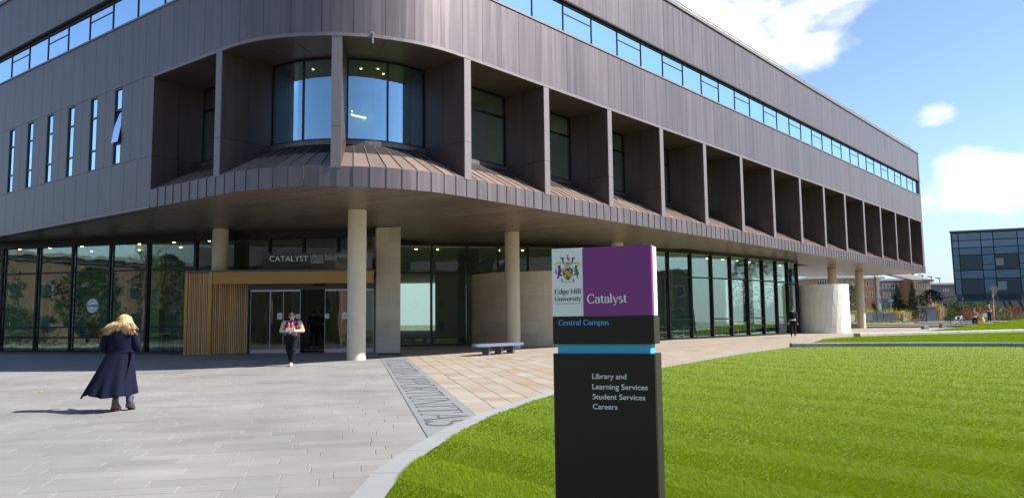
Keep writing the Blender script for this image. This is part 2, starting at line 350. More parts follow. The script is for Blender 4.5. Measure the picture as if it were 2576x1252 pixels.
def paving(name, label_slab, cells, material, rest):
    """cells: list of (p0,p1,q0,q1); the 300 that show largest become objects, the rest one mesh"""
    bedp = MB(); scored = []
    for c in cells:
        x, y = pq((c[0]+c[1])/2, (c[2]+c[3])/2)
        s = screen(x, y, gz(x, y)); a = 0
        if s and -30 < s[0] < 2606 and s[1] < 1290 and y > 1: a = (c[1]-c[0])*(c[3]-c[2])/max(y, 1)**3
        scored.append((a, c))
    scored.sort(key=lambda t: -t[0])
    bed = MB(); hull = [(min(c[0] for c in cells), min(c[2] for c in cells)), (max(c[1] for c in cells), max(c[3] for c in cells))]
    (p0, q0), (p1, q1) = hull; n = 14
    for j in range(n+1):
        for i in range(n+1):
            x, y = pq(p0+(p1-p0)*i/n, q0+(q1-q0)*j/n); bed.v.append((x, y, gz(x, y)-.006))
    for j in range(n):
        for i in range(n): a = j*(n+1)+i; bed.face((a, a+1, a+n+2, a+n+1))
    bedo = struct(build(name, bed, M['mortar'])); st = MB()
    for k, (a, c) in enumerate(scored):
        g = .0045 + .003*random.random(); jz = random.uniform(-.0009, .0009); tl = random.uniform(-.0007, .0007)
        p = [(c[0]+g, c[2]+g), (c[1]-g, c[2]+g), (c[1]-g, c[3]-g), (c[0]+g, c[3]-g)]
        ch = .003
        pt = [(c[0]+g+ch, c[2]+g+ch), (c[1]-g-ch, c[2]+g+ch), (c[1]-g-ch, c[3]-g-ch), (c[0]+g+ch, c[3]-g-ch)]
        m_ = MB() if k < 300 else st; m_.cr = random.random(); b = len(m_.v)
        for z, qs in ((-.03, p), (-.0022, p), (0, pt)):
            for i, (pp, qq) in enumerate(qs):
                x, y = pq(pp, qq); m_.v.append((x, y, gz(x, y) + z + jz + (tl if i in (1, 2) else -tl)))
        for l in (0, 4):
            for i in range(4): j = (i+1) % 4; m_.face((b+l+i, b+l+j, b+l+4+j, b+l+4+i))
        m_.face((b+8, b+9, b+10, b+11))
        if k < 300: build(label_slab, m_, material, bedo)
    o = build(rest, st, material, bedo, kind='stuff')
    return bedo
cells = []; q = -3.0; random.seed(3)
while q < 39:
    p = -34 + random.random()
    while p < BP0 - .02:
        ln = random.choice((.5, .62, .75, .9, .9, 1.05, 1.2)); p2 = min(p+ln, BP0)
        if BP0 - p2 < .25: p2 = BP0
        x, y = pq((p+p2)/2, q+.15)
        if not inside(inner_poly, x, y+.6) and not inside(lawn_poly, x, y) and (y > 1.5) and abs(x) < y*1.2+6: cells.append((p, p2, q, q+.295))
        p = p2
    q += .295
paving('grey_paving', 'paving_slab', cells, M['grey_slab'], 'distant_grey_slabs')
cells = []; p = BP1; random.seed(5)
while p < 72:
    q = 1.0 + random.random(); wd = .44
    while q < 74:
        ln = random.choice((.45, .6, .6, .75, .9)); x, y = pq(p+.22, q+ln/2)
        if y < 78 and not inside(inner_poly, x, y+.5) and not inside(lawn_poly, x, y) and x > -6 and x < y*.75+6: cells.append((p, p+wd, q, q+ln))
        q += ln
    p += wd
paving('beige_paving', 'beige_paving_slab', cells, M['beige_slab'], 'distant_beige_slabs')
# brown brick strip along the cafe windows
mb = MB(); a, b_ = Vector(GLZ[0]), Vector(GLZ[1]); d = (b_-a).normalized(); n = Vector((d.y, -d.x)); L_ = (b_-a).length; k = 0
for r_ in range(14):
    s = -.2*(r_ % 2)
    while s < L_:
        c = a + d*(s+.1) + n*(.12+r_*.105); mb.cr = random.random(); mb.box((c.x, c.y, gz(c.x, c.y)-.012), (.205, .098, .06), math.atan2(d.y, d.x)); s += .213
struct(build('brick_paving_strip', mb, mat('brickpave', (.13, .085, .065), .85, rndvar=.3)))['kind'] = 'structure'
# inscription band
band = MB(); q = 10.0; first = None
bandroot = None; bm0 = MB(); n = 20
for j in range(n):
    qa, qb = 9.0 + 21.5*j/n, 9.0 + 21.5*(j+1)/n; P4 = [pq(BP0, qa), pq(BP1, qa), pq(BP1, qb), pq(BP0, qb)]
    bm0.poly([(x, y, gz(x, y)-.006) for x, y in P4])
band_o = struct(build('inscription_band', bm0, M['mortar']))
for j in range(17):
    qa, qb = 9.0 + 1.25*j, 9.0 + 1.25*(j+1); m_ = MB(); P4 = [pq(BP0+.006, qa+.002), pq(BP1-.006, qa+.002), pq(BP1-.006, qb-.002), pq(BP0+.006, qb-.002)]
    m_.prism(P4, lambda x, y: gz(x, y)-.02, lambda x, y: gz(x, y)+.006); build('flagstone', m_, M['band'], band_o)
# kerb stones
kb0 = MB()
for i in range(len(lawn_in)-1):
    a, b_, c, d = lawn_in[i], lawn_in[i+1], lawn_out[i+1], lawn_out[i]; kb0.poly([(v.x, v.y, gz(v.x, v.y)-.004) for v in (a, b_, c, d)])
kerb = struct(build('kerb', kb0, M['joint']))
acc = 0; seg = [0]
for i in range(1, len(lawn_in)):
    acc += (lawn_in[i]-lawn_in[i-1]).length
    if acc > 1.22: seg.append(i); acc = 0
if seg[-1] != len(lawn_in)-1: seg.append(len(lawn_in)-1)
for a, b_ in zip(seg[:-1], seg[1:]):
    pts = list(range(a, b_+1)); ins = [lawn_in[i] for i in pts]; outs = [lawn_out[i] for i in pts]
    e0 = (ins[1]-ins[0]).normalized()*.005; e1 = (ins[-1]-ins[-2]).normalized()*.005
    ins[0] = ins[0]+e0; outs[0] = outs[0]+e0; ins[-1] = ins[-1]-e1; outs[-1] = outs[-1]-e1
    m_ = MB(); b0 = 0
    for z in (-.1, .012):
        for p in ins+outs: m_.v.append((p.x, p.y, gz(p.x, p.y)+z))
    k = len(ins)
    for i in range(k-1): m_.face((2*k+i, 2*k+k+i, 2*k+k+i+1, 2*k+i+1)); m_.face((k+i, k+i+1, 3*k+i+1, 3*k+i)); m_.face((i+1, i, 2*k+i, 2*k+i+1))
    m_.face((0, k, 3*k, 2*k)); m_.face((k-1, 3*k-1, 4*k-1, 2*k-1)); build('kerb_stone', m_, M['kerb'], kerb)
# lawns: soil sheets and blades
def sheet(name, poly, zf, material):
    import bmesh
    bm = bmesh.new(); vs = [bm.verts.new((p.x, p.y, 0)) for p in poly]; f = bm.faces.new(vs); bmesh.ops.triangulate(bm, faces=[f])
    bmesh.ops.subdivide_edges(bm, edges=bm.edges[:], cuts=3, use_grid_fill=True)
    for v in bm.verts: v.co.z = zf(v.co.x, v.co.y)
    bmesh.ops.recalc_face_normals(bm, faces=bm.faces[:])
    me = bpy.data.meshes.new(name); bm.to_mesh(me); bm.free(); me.materials.append(material); return struct(link(name, me))
def z1(x, y): return gz(x, y) + .02
lawn1 = sheet('lawn', lawn_poly, z1, M['soil'])
wall2 = smooth_line([(17.5, 39.8), (21, 41.4), (25, 43.0), (29, 44.6), (34, 46.4), (40, 48.0), (46, 49)], 6)
lawn2_poly = [Vector((12.3, 33.3))] + [p + Vector((.05, .3)) for p in wall1[4:]] + [Vector((46, 20))] + [wall2[i] - Vector((0, .1)) for i in range(len(wall2)-1, -1, -1)] + [Vector((14.8, 37.4))]
def z2(x, y):
    t = min(1, max(0, (y-33)/9)); return gz(x, y) + .13*min(1, max(0, (x-12.3)/3)) + .02 + .04*t
sheet('middle_lawn', lawn2_poly, z2, M['soil'])
tip = Vector((20.6, 43.6)); far = smooth_line([tip, (24.5, 47.5), (31, 54), (41, 63), (52, 70)], 6)
lawn3_poly = [p + Vector((-.05, .32)) for p in wall2 if p.x > 20.8] + [Vector((60, 52)), Vector((60, 70))] + far[::-1]
def z3(x, y):
    t = max(0, min(1.2, (x-20.6)/20)); return gz(x, y) + .05 + .55*t**1.25
sheet('upper_lawn', lawn3_poly, z3, M['soil'])
SD = R(-50); sdx, sdy = math.cos(SD), math.sin(SD)
def blades(name, poly, zf, n, ymin, ymax, hgt, wscale, power, stripe):
    P = np.array([(p.x, p.y) for p in poly]); out = []
    x0, x1 = P[:, 0].min(), P[:, 0].max()
    pts = np.zeros((0, 2)); tries = 0
    while len(pts) < n and tries < 60:
        tries += 1; u = rng.random(n*2)
        y = (ymin**(1-power) + u*(ymax**(1-power)-ymin**(1-power)))**(1/(1-power)) if power != 1 else ymin*(ymax/ymin)**u
        x = rng.uniform(-.75, .75, n*2)*(y+2.5); ok = (x > x0) & (x < x1); x, y = x[ok], y[ok]
        c = np.zeros(len(x), bool); j = len(P)-1
        for i in range(len(P)):
            xi, yi = P[i]; xj, yj = P[j]; cond = ((yi > y) != (yj > y))
            with np.errstate(divide='ignore', invalid='ignore'): xx = (xj-xi)*(y-yi)/(yj-yi) + xi
            c ^= cond & (x < xx); j = i
        pts = np.concatenate([pts, np.stack([x[c], y[c]], 1)])
    pts = pts[:n]; n = len(pts); x, y = pts[:, 0], pts[:, 1]
    z = np.array([zf(a, b) for a, b in pts])
    t = (x*-sdy + y*sdx)/stripe; side = np.where(np.floor(t) % 2 == 0, 1.0, -1.0)
    p2_ = np.sin(x*.31+1.7*np.sin(y*.23))*np.sin(y*.37+1.3*np.sin(x*.29))
    patch = .5 + .25*p2_ + .25*np.sin(x*1.3+np.sin(y*.9)*2)*np.sin(y*1.1+np.sin(x*.7)*2)
    h = hgt*rng.uniform(.6, 1.35, n)*(1+.25*patch); ang = rng.uniform(0, 2*np.pi, n); lean = rng.uniform(.25, .9, n)
    lx = np.cos(ang)*lean*h*.45 + side*sdx*h*1.15; ly = np.sin(ang)*lean*h*.45 + side*sdy*h*1.15
    wdt = (.0026 + .00032*np.maximum(y, 2))*wscale; wa = rng.uniform(0, 2*np.pi, n); wx, wy = np.cos(wa)*wdt, np.sin(wa)*wdt
    V = np.empty((n, 3, 3)); V[:, 0] = np.stack([x-wx, y-wy, z-.004], 1); V[:, 1] = np.stack([x+wx, y+wy, z-.004], 1); V[:, 2] = np.stack([x+lx, y+ly, z+h], 1)
    me = bpy.data.meshes.new(name); me.vertices.add(3*n); me.vertices.foreach_set('co', V.ravel()); me.loops.add(3*n); me.polygons.add(n)
    me.loops.foreach_set('vertex_index', np.arange(3*n, dtype=np.int32)); me.polygons.foreach_set('loop_start', np.arange(0, 3*n, 3, dtype=np.int32))
    me.materials.append(M['grass']); at = me.attributes.new('rnd', 'FLOAT', 'FACE'); rv = np.clip(rng.beta(2, 2, n)*.75 + .25*patch, 0, 1)
    rv[rng.random(n) < .05] = 1.0
    at.data.foreach_set('value', rv.astype(np.float32)); me.update(); me.validate()
    o = link(name, me); o['kind'] = 'stuff'; o['label'] = 'short mown green grass'; return o
blades('grass_blades', lawn_poly, z1, 1000000, 3.2, 34, .024, .85, 1.7, .80)
blades('middle_grass_blades', lawn2_poly, z2, 60000, 31, 50, .045, 1.1, 1, 1.0)
blades('upper_grass_blades', lawn3_poly, z3, 60000, 43, 72, .045, 1.1, 1, 1.0)
# low granite edging walls between the lawns
def edging(name, line, h, wdt, zf, material, label, chunk, roundtop=False):
    root = thing(name, (line[0].x, line[0].y, gz(line[0].x, line[0].y)), label, 'edging wall'); acc = 0; st = [0]
    for i in range(1, len(line)):
        acc += (line[i]-line[i-1]).length
        if acc >= chunk: st.append(i); acc = 0
    if st[-1] != len(line)-1: st.append(len(line)-1)
    for k, (a, b_) in enumerate(zip(st[:-1], st[1:])):
        m_ = MB(); pl = line[a:b_+1]; prof = [(-wdt/2, -.1), (-wdt/2, h-.03), (-wdt/2+.03, h), (wdt/2-.03, h), (wdt/2, h-.03), (wdt/2, -.1)]; nP = len(prof)
        for i, p in enumerate(pl):
            d = (pl[min(i+1, len(pl)-1)]-pl[max(i-1, 0)]).normalized(); nn = Vector((-d.y, d.x)); sh = d*(.006 if i == 0 else (-.006 if i == len(pl)-1 else 0))
            for o_, z in prof: m_.v.append((p.x+nn.x*o_+sh.x, p.y+nn.y*o_+sh.y, zf(p.x, p.y)+z))
        for i in range(len(pl)-1):
            for j in range(nP-1): m_.face((i*nP+j, (i+1)*nP+j, (i+1)*nP+j+1, i*nP+j+1))
        m_.face(range(nP)); m_.face([ (len(pl)-1)*nP + j for j in range(nP)][::-1])
        s = build('wall_block', m_, material, root)
        c = pl[0]; d = (pl[1]-pl[0]).normalized(); nn = Vector((-d.y, d.x)); c2 = c + d*.55
        l = MB(); l.box((c2.x-nn.x*(wdt/2+.004), c2.y-nn.y*(wdt/2+.004), zf(c2.x, c2.y)+h-.05), (.07, .02, .05), math.atan2(d.y, d.x)); build('light_fitting', l, M['steel'], root)
    return root
edging('edging_wall', [p for p in wall1], .19, .34, lambda x, y: gz(x, y)+.0, M['granite'], 'dark grey granite edging wall at the far side of the striped lawn', 1.15)
edging('edging_wall', [p for p in wall2], .22, .42, lambda x, y: gz(x, y)+.14, M['paleblock'], 'pale stone edging wall between the two far lawns', 1.15)
# ================================================================== LIBRARY BUILDING
LA, LB, RA, RB = 16.93, -.7525, 26.36, 1.1633
cxn = (LA-RA)/(RB-LB); CORN = Vector((cxn, LA+LB*cxn)); uL = Vector((-1, -LB)).normalized(); uR = Vector((1, RB)).normalized()
RAD = 5.2; half = math.acos(uL.dot(uR))/2; TLEN = RAD/math.tan(half)
TR = CORN + uR*TLEN; TL = CORN + uL*TLEN; nR = Vector((-uR.y, uR.x)); nL = Vector((uL.y, -uL.x)); ARC_C = TR + nR*RAD
ARC = (math.pi - 2*half)*RAD; aR = math.atan2(-nR.y, -nR.x)
def path(s, off=0):
    if s >= 0: p = TR + uR*s + nR*off
    elif s > -ARC:
        a = aR + s/RAD; p = ARC_C + Vector((math.cos(a), math.sin(a)))*(RAD-off)
    else: p = TL + uL*(-ARC-s) + nL*off
    return p
def ssteps(s0, s1):
    pts = [s0]
    for b in (-ARC, 0.0):
        if s0+1e-4 < b < s1-1e-4: pts.append(b)
    pts.append(s1); out = [s0]
    for a, b in zip(pts[:-1], pts[1:]):
        k = max(1, int(math.ceil((b-a)/.33))) if (b > -ARC+1e-3 and a < -1e-3) else 1
        out += [a+(b-a)*i/k for i in range(1, k+1)]
    return out
def pprof(mb, s0, s1, prof):                       # closed profile of (inward offset, z) swept along the wall
    ss = ssteps(s0, s1); n = len(prof); b = len(mb.v)
    for s in ss:
        for o_, z in prof: p = path(s, o_); mb.v.append((p.x, p.y, z))
    for i in range(len(ss)-1):
        for j in range(n): j2 = (j+1) % n; mb.face((b+i*n+j, b+(i+1)*n+j, b+(i+1)*n+j2, b+i*n+j2))
    mb.face([b+j for j in range(n)]); mb.face([b+(len(ss)-1)*n+j for j in range(n)][::-1])
def pbox(mb, s0, s1, o0, o1, z0, z1): pprof(mb, s0, s1, [(o0, z0), (o1, z0), (o1, z1), (o0, z1)])
SF, SLB, RT, SB, ST, RF = 5.65, 7.46, 10.22, 12.65, 13.91, 16.5
FT = 6.27; S_END = 59.2; S_LEFT = -31.0; S_BAY0 = -12.23; F0 = .53; BAYW = 4.16; DEP = 1.9
lib = thing('library_building', (-5, 30, gz(-5, 30)), 'large dark copper clad library with rounded corner and recessed windows', 'building')
endc = path(S_END); FOOT = [path(s) for s in ssteps(S_LEFT, S_END)] + [Vector((33.2, 72.6)), Vector((-20, 72.6)), Vector((-48, 62))]
# backing wall behind the panels
bk = MB()
pbox(bk, S_LEFT, S_END, .06, .40, RT, SB); pbox(bk, S_LEFT, S_END, .10, .45, ST, RF)
slits = [-13.58-.62 - 1.87*k for k in range(9)]    # left edges of the slit windows, path position of their right side
slit_w = .60
def slit_range(k):                                  # path interval of slit k
    x = [-14.29, -15.73, -17.19, -18.73, -20.18, -21.74][k] if k < 6 else -21.74 - 1.5*(k-5)
    s = -ARC - (TL.x - x)*(-1)*1.2515*-1
    return s
def sx(x): return -ARC - (TL.x - x)*1.2515          # path position on the left wall from x
SLX = [-14.29 - 1.50*k for k in range(9)]
cur = S_BAY0
for xk in SLX:
    c = sx(xk); pbox(bk, c+slit_w/2, cur, .06, .40, SLB, RT-.001); cur = c - slit_w/2
pbox(bk, S_LEFT, cur, .06, .40, SLB, RT-.001); pbox(bk, S_LEFT, S_BAY0, .06, .40, SF, SLB-.001)
clad = build('wall_core', bk, M['joint'], lib)
def panel(s0, s1, z0, z1, o=.0, th=.05, m='copper', name='cladding_panel', parent=clad):
    m_ = MB(); g = .006; pbox(m_, s0+g, s1-g, o, o+th, z0+g, z1-g); return build(name, m_, M[m], parent)
MOD = .948; js = []; s = 4.12
while s > -11.5: s -= MOD
js = []; s = s + MOD*0
s = 4.12 - MOD*16
while s < S_END - .3: js.append(s); s += MOD
js.append(S_END); left = []; s = -11.92
while s > S_LEFT: left.append(s); s -= .928
left.append(S_LEFT); left = left[::-1]
js = [j for j in js if j > left[-1] + .35]; joints = left + js
for a, b_ in zip(joints[:-1], joints[1:]):
    panel(a, b_, RT+.10, SB-.06); panel(a, b_, ST+.07, RF-.05, o=.04)
# left wall rows below the strip
lj = [sx(xk) for xk in SLX]
edges = [S_LEFT] + sorted([c - slit_w/2 for c in lj] + [c + slit_w/2 for c in lj]) + [S_BAY0]
for a, b_ in zip(edges[:-1], edges[1:]):
    mid = (a+b_)/2
    if any(abs(mid-c) < .05 for c in lj): continue
    k = max(1, round((b_-a)/.62)) if b_-a < 3 else round((b_-a)/.93)
    for i in range(k): panel(a+(b_-a)*i/k, a+(b_-a)*(i+1)/k, SLB, RT+.10)
s = S_BAY0
while s > S_LEFT+.3:
    panel(max(S_LEFT, s-.93), s, SF+.07, SLB); s -= .93
# trims
tr = MB(); pbox(tr, S_BAY0, S_END, -.03, .35, RT, RT+.095); build('lintel_trim', tr, M['copper_trim'], lib)
tr = MB(); pbox(tr, S_LEFT, S_END, -.035, .30, SB-.055, SB+.01); build('sill_trim', tr, M['copper_trim'], lib)
tr = MB(); pbox(tr, S_LEFT, S_END, -.02, .45, ST, ST+.06); build('drip_trim', tr, M['joint'], lib)
tr = MB(); pbox(tr, S_LEFT, S_END, -.03, .5, RF-.05, RF+.10); build('parapet_cap', tr, M['copper_trim'], lib)
tr = MB(); pbox(tr, S_LEFT, S_BAY0-.004, -.025, .3, SF-.01, SF+.065); build('base_trim', tr, M['copper_trim'], lib)
# roof handrail
rl = MB(); pts = [path(s, .35) for s in ssteps(S_LEFT, S_END-1)]
rl.tube([(p.x, p.y, RF+.52) for p in pts], .03, 6); hr = build('handrail', rl, M['steel'], lib)
pm = MB(); pm.tube([(0, 0, 0), (0, 0, .45)], .018, 6); pme = pm.mesh('rail_post', M['steel'])
for k in range(46):
    s = S_LEFT + 1 + k*1.95
    if s < S_END-1: p = path(s, .35); link('rail_post', pme, hr, (p.x, p.y, RF+.08))
# strip window
fr = MB(); pbox(fr, S_LEFT, S_END, .12, .20, SB+.01, SB+.07); pbox(fr, S_LEFT, S_END, .12, .20, ST-.05, ST-.005)
strip = build('window_strip', fr, M['frame'], lib)
wj = []; s = 4.12
while s < S_END: wj.append(s); s += 1.896
wj2 = []; s = 4.12 - 1.896
while s > -11: wj2.append(s); s -= 1.896
s = -11.92
while s > S_LEFT: wj2.append(s); s -= 1.856
wj = sorted(wj + wj2 + [S_LEFT, S_END]); k0 = min(range(len(wj)), key=lambda i: abs(wj[i]-4.12))
random.seed(11)
for i, (a, b_) in enumerate(zip(wj[:-1], wj[1:])):
    if b_-a < .3: continue
    m_ = MB(); pbox(m_, a-.02, a+.02, .125, .21, SB+.07, ST-.05); build('mullion', m_, M['frame'], strip)
    opn = (i-k0) % 2 == 1
    m_ = MB(); pbox(m_, a+.02, b_-.02, .155, .165, SB+.07, ST-.05)
    if opn: m2 = MB(); zt = SB + (ST-SB)*.66; pbox(m2, a+.02, b_-.02, .14, .185, zt-.022, zt+.022); build('transom', m2, M['frame'], strip)
    build('pane', m_, M['glass_hi'], strip)
    if a > 2 and random.random() < .86:
        lo = SB+.1+random.choice((0, 0, .1, .3)); w1 = random.choice((.0, .0, .2)); bl = MB(); pbox(bl, a+.10, b_-.10-w1, .42, .43, lo, ST-.16); build('blind', bl, M['blind'], strip)
# soffit planks under the overhang, parallel to the left wall; end joints parallel to the right wall
def clip(poly, p, n):                              # keep points with (x-p).n >= 0
    out = []
    for i in range(len(poly)):
        a, b = poly[i], poly[(i+1) % len(poly)]; da, db = (a-p).dot(n), (b-p).dot(n)
        if da >= 0: out.append(a)
        if (da >= 0) != (db >= 0): out.append(a + (b-a)*(da/(da-db)))
    return out
sf0 = MB(); shr = [path(s, .03) for s in ssteps(S_LEFT, S_END)] + [Vector((33.0, 72.4)), Vector((-20, 72.4)), Vector((-47, 62))]
sf0.prism([(p.x, p.y) for p in shr], SF+.03, SF+.12); soff = build('soffit_deck', sf0, M['joint'], lib)
PD = (uL*-1 + uR*.10).normalized(); PN = Vector((-PD.y, PD.x)); planks = []
for row in range(-10, 230):
    base = CORN + PN*(row*.27)
    strip_ = shr
    strip_ = clip(strip_, base + PN*.009, PN); 
    if len(strip_) < 3: continue
    strip_ = clip(strip_, base + PN*.261, -PN)
    if len(strip_) < 3: continue
    for c in range(-12, 22):
        o_ = CORN + nR*(-(c)*3.6)
        pc = clip(strip_, o_ + nR*(-.003), -nR)
        if len(pc) < 3: continue
        pc = clip(pc, o_ + nR*(-3.597), nR)
        if len(pc) < 3: continue
        x = sum(p.x for p in pc)/len(pc); y = sum(p.y for p in pc)/len(pc)
        if inside(inner_poly, x, y-1.2): continue
        planks.append((math.hypot(x+5, y-22), pc))
planks.sort(key=lambda t: t[0]); st_ = MB()
for k, (d_, pc) in enumerate(planks):
    m_ = MB() if k < 300 else st_; m_.cr = random.random(); m_.prism([(p.x, p.y) for p in pc], SF, SF+.028)
    if k < 300: build('soffit_plank', m_, M['soffit'], soff)
build('far_soffit_planks', st_, M['soffit'], soff, kind='stuff')
# fascia tiles, standing-seam slope, upstand
IZ = 7.42                                          # top of the slope at the window
fs = MB(); pprof(fs, S_BAY0, S_END, [(.05, SF+.03), (DEP, SF+.13), (DEP, IZ-.03), (.05, FT-.03)]); fcore = build('skirt_core', fs, M['joint'], lib)
nT = round((S_END-S_BAY0)/.49); dT = (S_END-S_BAY0)/nT
for i in range(nT):
    a, b_ = S_BAY0+i*dT, S_BAY0+(i+1)*dT; g = .006
    m_ = MB(); pprof(m_, a+g, b_-g, [(0, SF), (.045, SF), (.045, FT-.02), (0, FT)])
    pprof(m_, b_-.02, b_+.004, [(-.022, SF+.005), (.01, SF+.005), (.01, FT), (-.022, FT)]); build('fascia_tile', m_, M['copper'], fcore)
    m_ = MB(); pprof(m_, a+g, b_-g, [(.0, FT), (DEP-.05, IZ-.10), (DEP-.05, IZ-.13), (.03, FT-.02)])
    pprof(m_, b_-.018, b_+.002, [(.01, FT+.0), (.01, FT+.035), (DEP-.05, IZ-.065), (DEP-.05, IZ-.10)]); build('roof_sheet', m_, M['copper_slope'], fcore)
    m_ = MB(); pbox(m_, a+g, b_-g, DEP-.07, DEP-.02, IZ-.09, IZ+.07); build('upstand_sheet', m_, M['copper'], fcore)
# fins
fins = [F0 + BAYW*k for k in range(15)] + [-3.95, -8.26]; FW = .30
for fi, s in enumerate(fins):
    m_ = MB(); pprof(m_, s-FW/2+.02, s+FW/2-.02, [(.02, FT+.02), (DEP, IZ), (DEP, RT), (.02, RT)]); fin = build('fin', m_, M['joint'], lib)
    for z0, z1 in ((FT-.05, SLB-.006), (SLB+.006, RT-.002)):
        m_ = MB(); pbox(m_, s-FW/2, s+FW/2, -.02, .02, z0, z1); build('fin_panel', m_, M['copper_trim'], fin)  # fronts take the lighter copper, sunlight put into the colour
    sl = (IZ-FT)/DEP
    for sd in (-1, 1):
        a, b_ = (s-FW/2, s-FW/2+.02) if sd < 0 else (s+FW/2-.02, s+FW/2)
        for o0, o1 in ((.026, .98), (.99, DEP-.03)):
            m_ = MB(); pbox(m_, a, b_, o0, o1, SLB+.006, RT-.002); build('fin_panel', m_, M['copper_shaded'], fin)
            m_ = MB(); zt = SLB-.006; pprof(m_, a, b_, [(o0, FT+sl*o0-.06), (o1, min(FT+sl*o1-.06, zt-.01)), (o1, zt), (o0, zt)]); build('fin_panel', m_, M['copper_shaded'], fin)
# left end wall of the recess
m_ = MB(); pbox(m_, S_BAY0-.06, S_BAY0, .05, DEP, FT-.3, RT); rw = build('recess_end_wall', m_, M['joint'], lib)
for o0, o1 in ((.0, .95), (.96, DEP)):
    for z0, z1 in ((FT, SLB-.006), (SLB+.006, RT-.002)):
        m_ = MB(); pbox(m_, S_BAY0-.004, S_BAY0+.022, o0, o1-.008, z0, z1); build('reveal_panel', m_, M['copper_shaded'], rw)
# recess ceilings
bays = sorted(fins); bays = [S_BAY0+.02] + bays
rs = MB(); pbox(rs, S_BAY0, S_END, .03, DEP+.2, RT+.025, RT+.06); rsc = build('recess_ceiling', rs, M['joint'], lib)
for a, b_ in zip(bays[:-1], bays[1:]):
    k = 3
    for i in range(k):
        m_ = MB(); aa, bb = a+(b_-a)*i/k, a+(b_-a)*(i+1)/k; pbox(m_, aa+.008, bb-.008, .03, DEP+.1, RT-.003, RT+.022); build('ceiling_panel', m_, M['copper_shaded'], rsc)
# bay windows
for a, b_ in zip(bays[:-1], bays[1:]):
    curved = a > -9 and b_ < 1
    lo, hi = a + FW/2*(a > S_BAY0+.1), b_ - FW/2; z0, z1 = IZ+.07, RT-.02; fr = MB(); o0, o1 = DEP-.02, DEP+.08
    pbox(fr, lo, hi, o0, o1, z0, z0+.06); pbox(fr, lo, hi, o0, o1, z1-.07, z1); pbox(fr, lo, lo+.07, o0, o1, z0+.06, z1-.07); pbox(fr, hi-.07, hi, o0, o1, z0+.06, z1-.07)
    win = build('bay_window', fr, M['frame'], lib); ms = [lo+.07, (lo+hi)/2, hi-.07]
    m_ = MB(); pbox(m_, ms[1]-.04, ms[1]+.04, o0, o1-.01, z0+.06, z1-.07); build('mullion', m_, M['frame'], win)
    zt = z0 + (z1-z0)*.70
    if not curved: m_ = MB(); pbox(m_, lo+.07, ms[1]-.04, o0, o1-.01, zt-.04, zt+.04); pbox(m_, ms[1]+.04, hi-.07, o0, o1-.01, zt-.04, zt+.04); build('transom', m_, M['frame'], win)
    for x0, x1 in ((ms[0], ms[1]-.04), (ms[1]+.04, ms[2])):
        for y0, y1 in (((z0+.06, z1-.07),) if curved else ((z0+.06, zt-.04), (zt+.04, z1-.07))):
            m_ = MB(); pbox(m_, x0, x1, DEP+.02, DEP+.03, y0, y1); build('pane', m_, M['glass_bay' if curved else 'glass'], win)
# slit windows
for k, c in enumerate(lj):
    a, b_ = c-slit_w/2, c+slit_w/2; fr = MB()
    pbox(fr, a, a+.05, .0, .42, SLB, RT+.09); pbox(fr, b_-.05, b_, .0, .42, SLB, RT+.09); pbox(fr, a+.05, b_-.05, .0, .42, SLB, SLB+.05); pbox(fr, a+.05, b_-.05, .0, .42, RT+.03, RT+.09)
    win = build('slit_window', fr, M['frame'], lib); zs = [SLB+.05, SLB+.78, RT-.72, RT+.03]
    for z in zs[1:3]: m_ = MB(); pbox(m_, a+.05, b_-.05, .03, .10, z-.035, z+.035); build('transom', m_, M['frame'], win)
    for j in range(3):
        y0, y1 = zs[j]+(.035 if j else 0), zs[j+1]-(.035 if j < 2 else 0)
        if k == 0 and j == 1: m_ = MB(); pprof(m_, a+.06, b_-.06, [(-.10, y0), (-.088, y0), (.105, y1), (.095, y1)])
        else: m_ = MB(); pbox(m_, a+.05, b_-.05, .055, .065, y0, y1)
        build('pane', m_, M['glass_hi'], win)
# floors, roof, rear and end walls, interior cores
def offs(o_, extra=True):
    return [path(s, o_) for s in ssteps(S_LEFT+.3, S_END-.3)] + [Vector((33.0, 72.3)), Vector((-20, 72.3)), Vector((-46, 62))]
for z0, z1, o_, m in ((SF+.13, SF+.30, DEP+.1, 'joint'), (6.9, IZ, DEP+.15, 'floor_in'), (RT+.07, RT+.25, .42, 'ceil'), (12.3, 12.5, .42, 'floor_in'), (RF-.6, RF-.4, .5, 'ceil')):
    m_ = MB(); m_.prism([(p.x, p.y) for p in offs(o_)], z0, z1); build('floor_slab', m_, M[m], lib)
m_ = MB(); pbox(m_, S_LEFT, S_END, 6.0, 6.2, IZ, RF-.6); build('inner_wall', m_, M['wall_green'], lib)
for z0, z1 in ((SF+.12, RT), (RT, RF)):
    m_ = MB(); p = path(S_END); q_ = Vector((33.2, 72.6)); 
    for a, b_ in ((p, q_), (q_, Vector((-20, 72.6))), (Vector((-20, 72.6)), Vector((-48, 62))), (Vector((-48, 62)), path(S_LEFT))):
        d = (b_-a).normalized(); n = Vector((-d.y, d.x))*.3; m_.prism([(a.x, a.y), (b_.x, b_.y), (b_.x+n.x, b_.y+n.y), (a.x+n.x, a.y+n.y)], z0, z1)
    build('rear_wall', m_, M['copper'], lib)
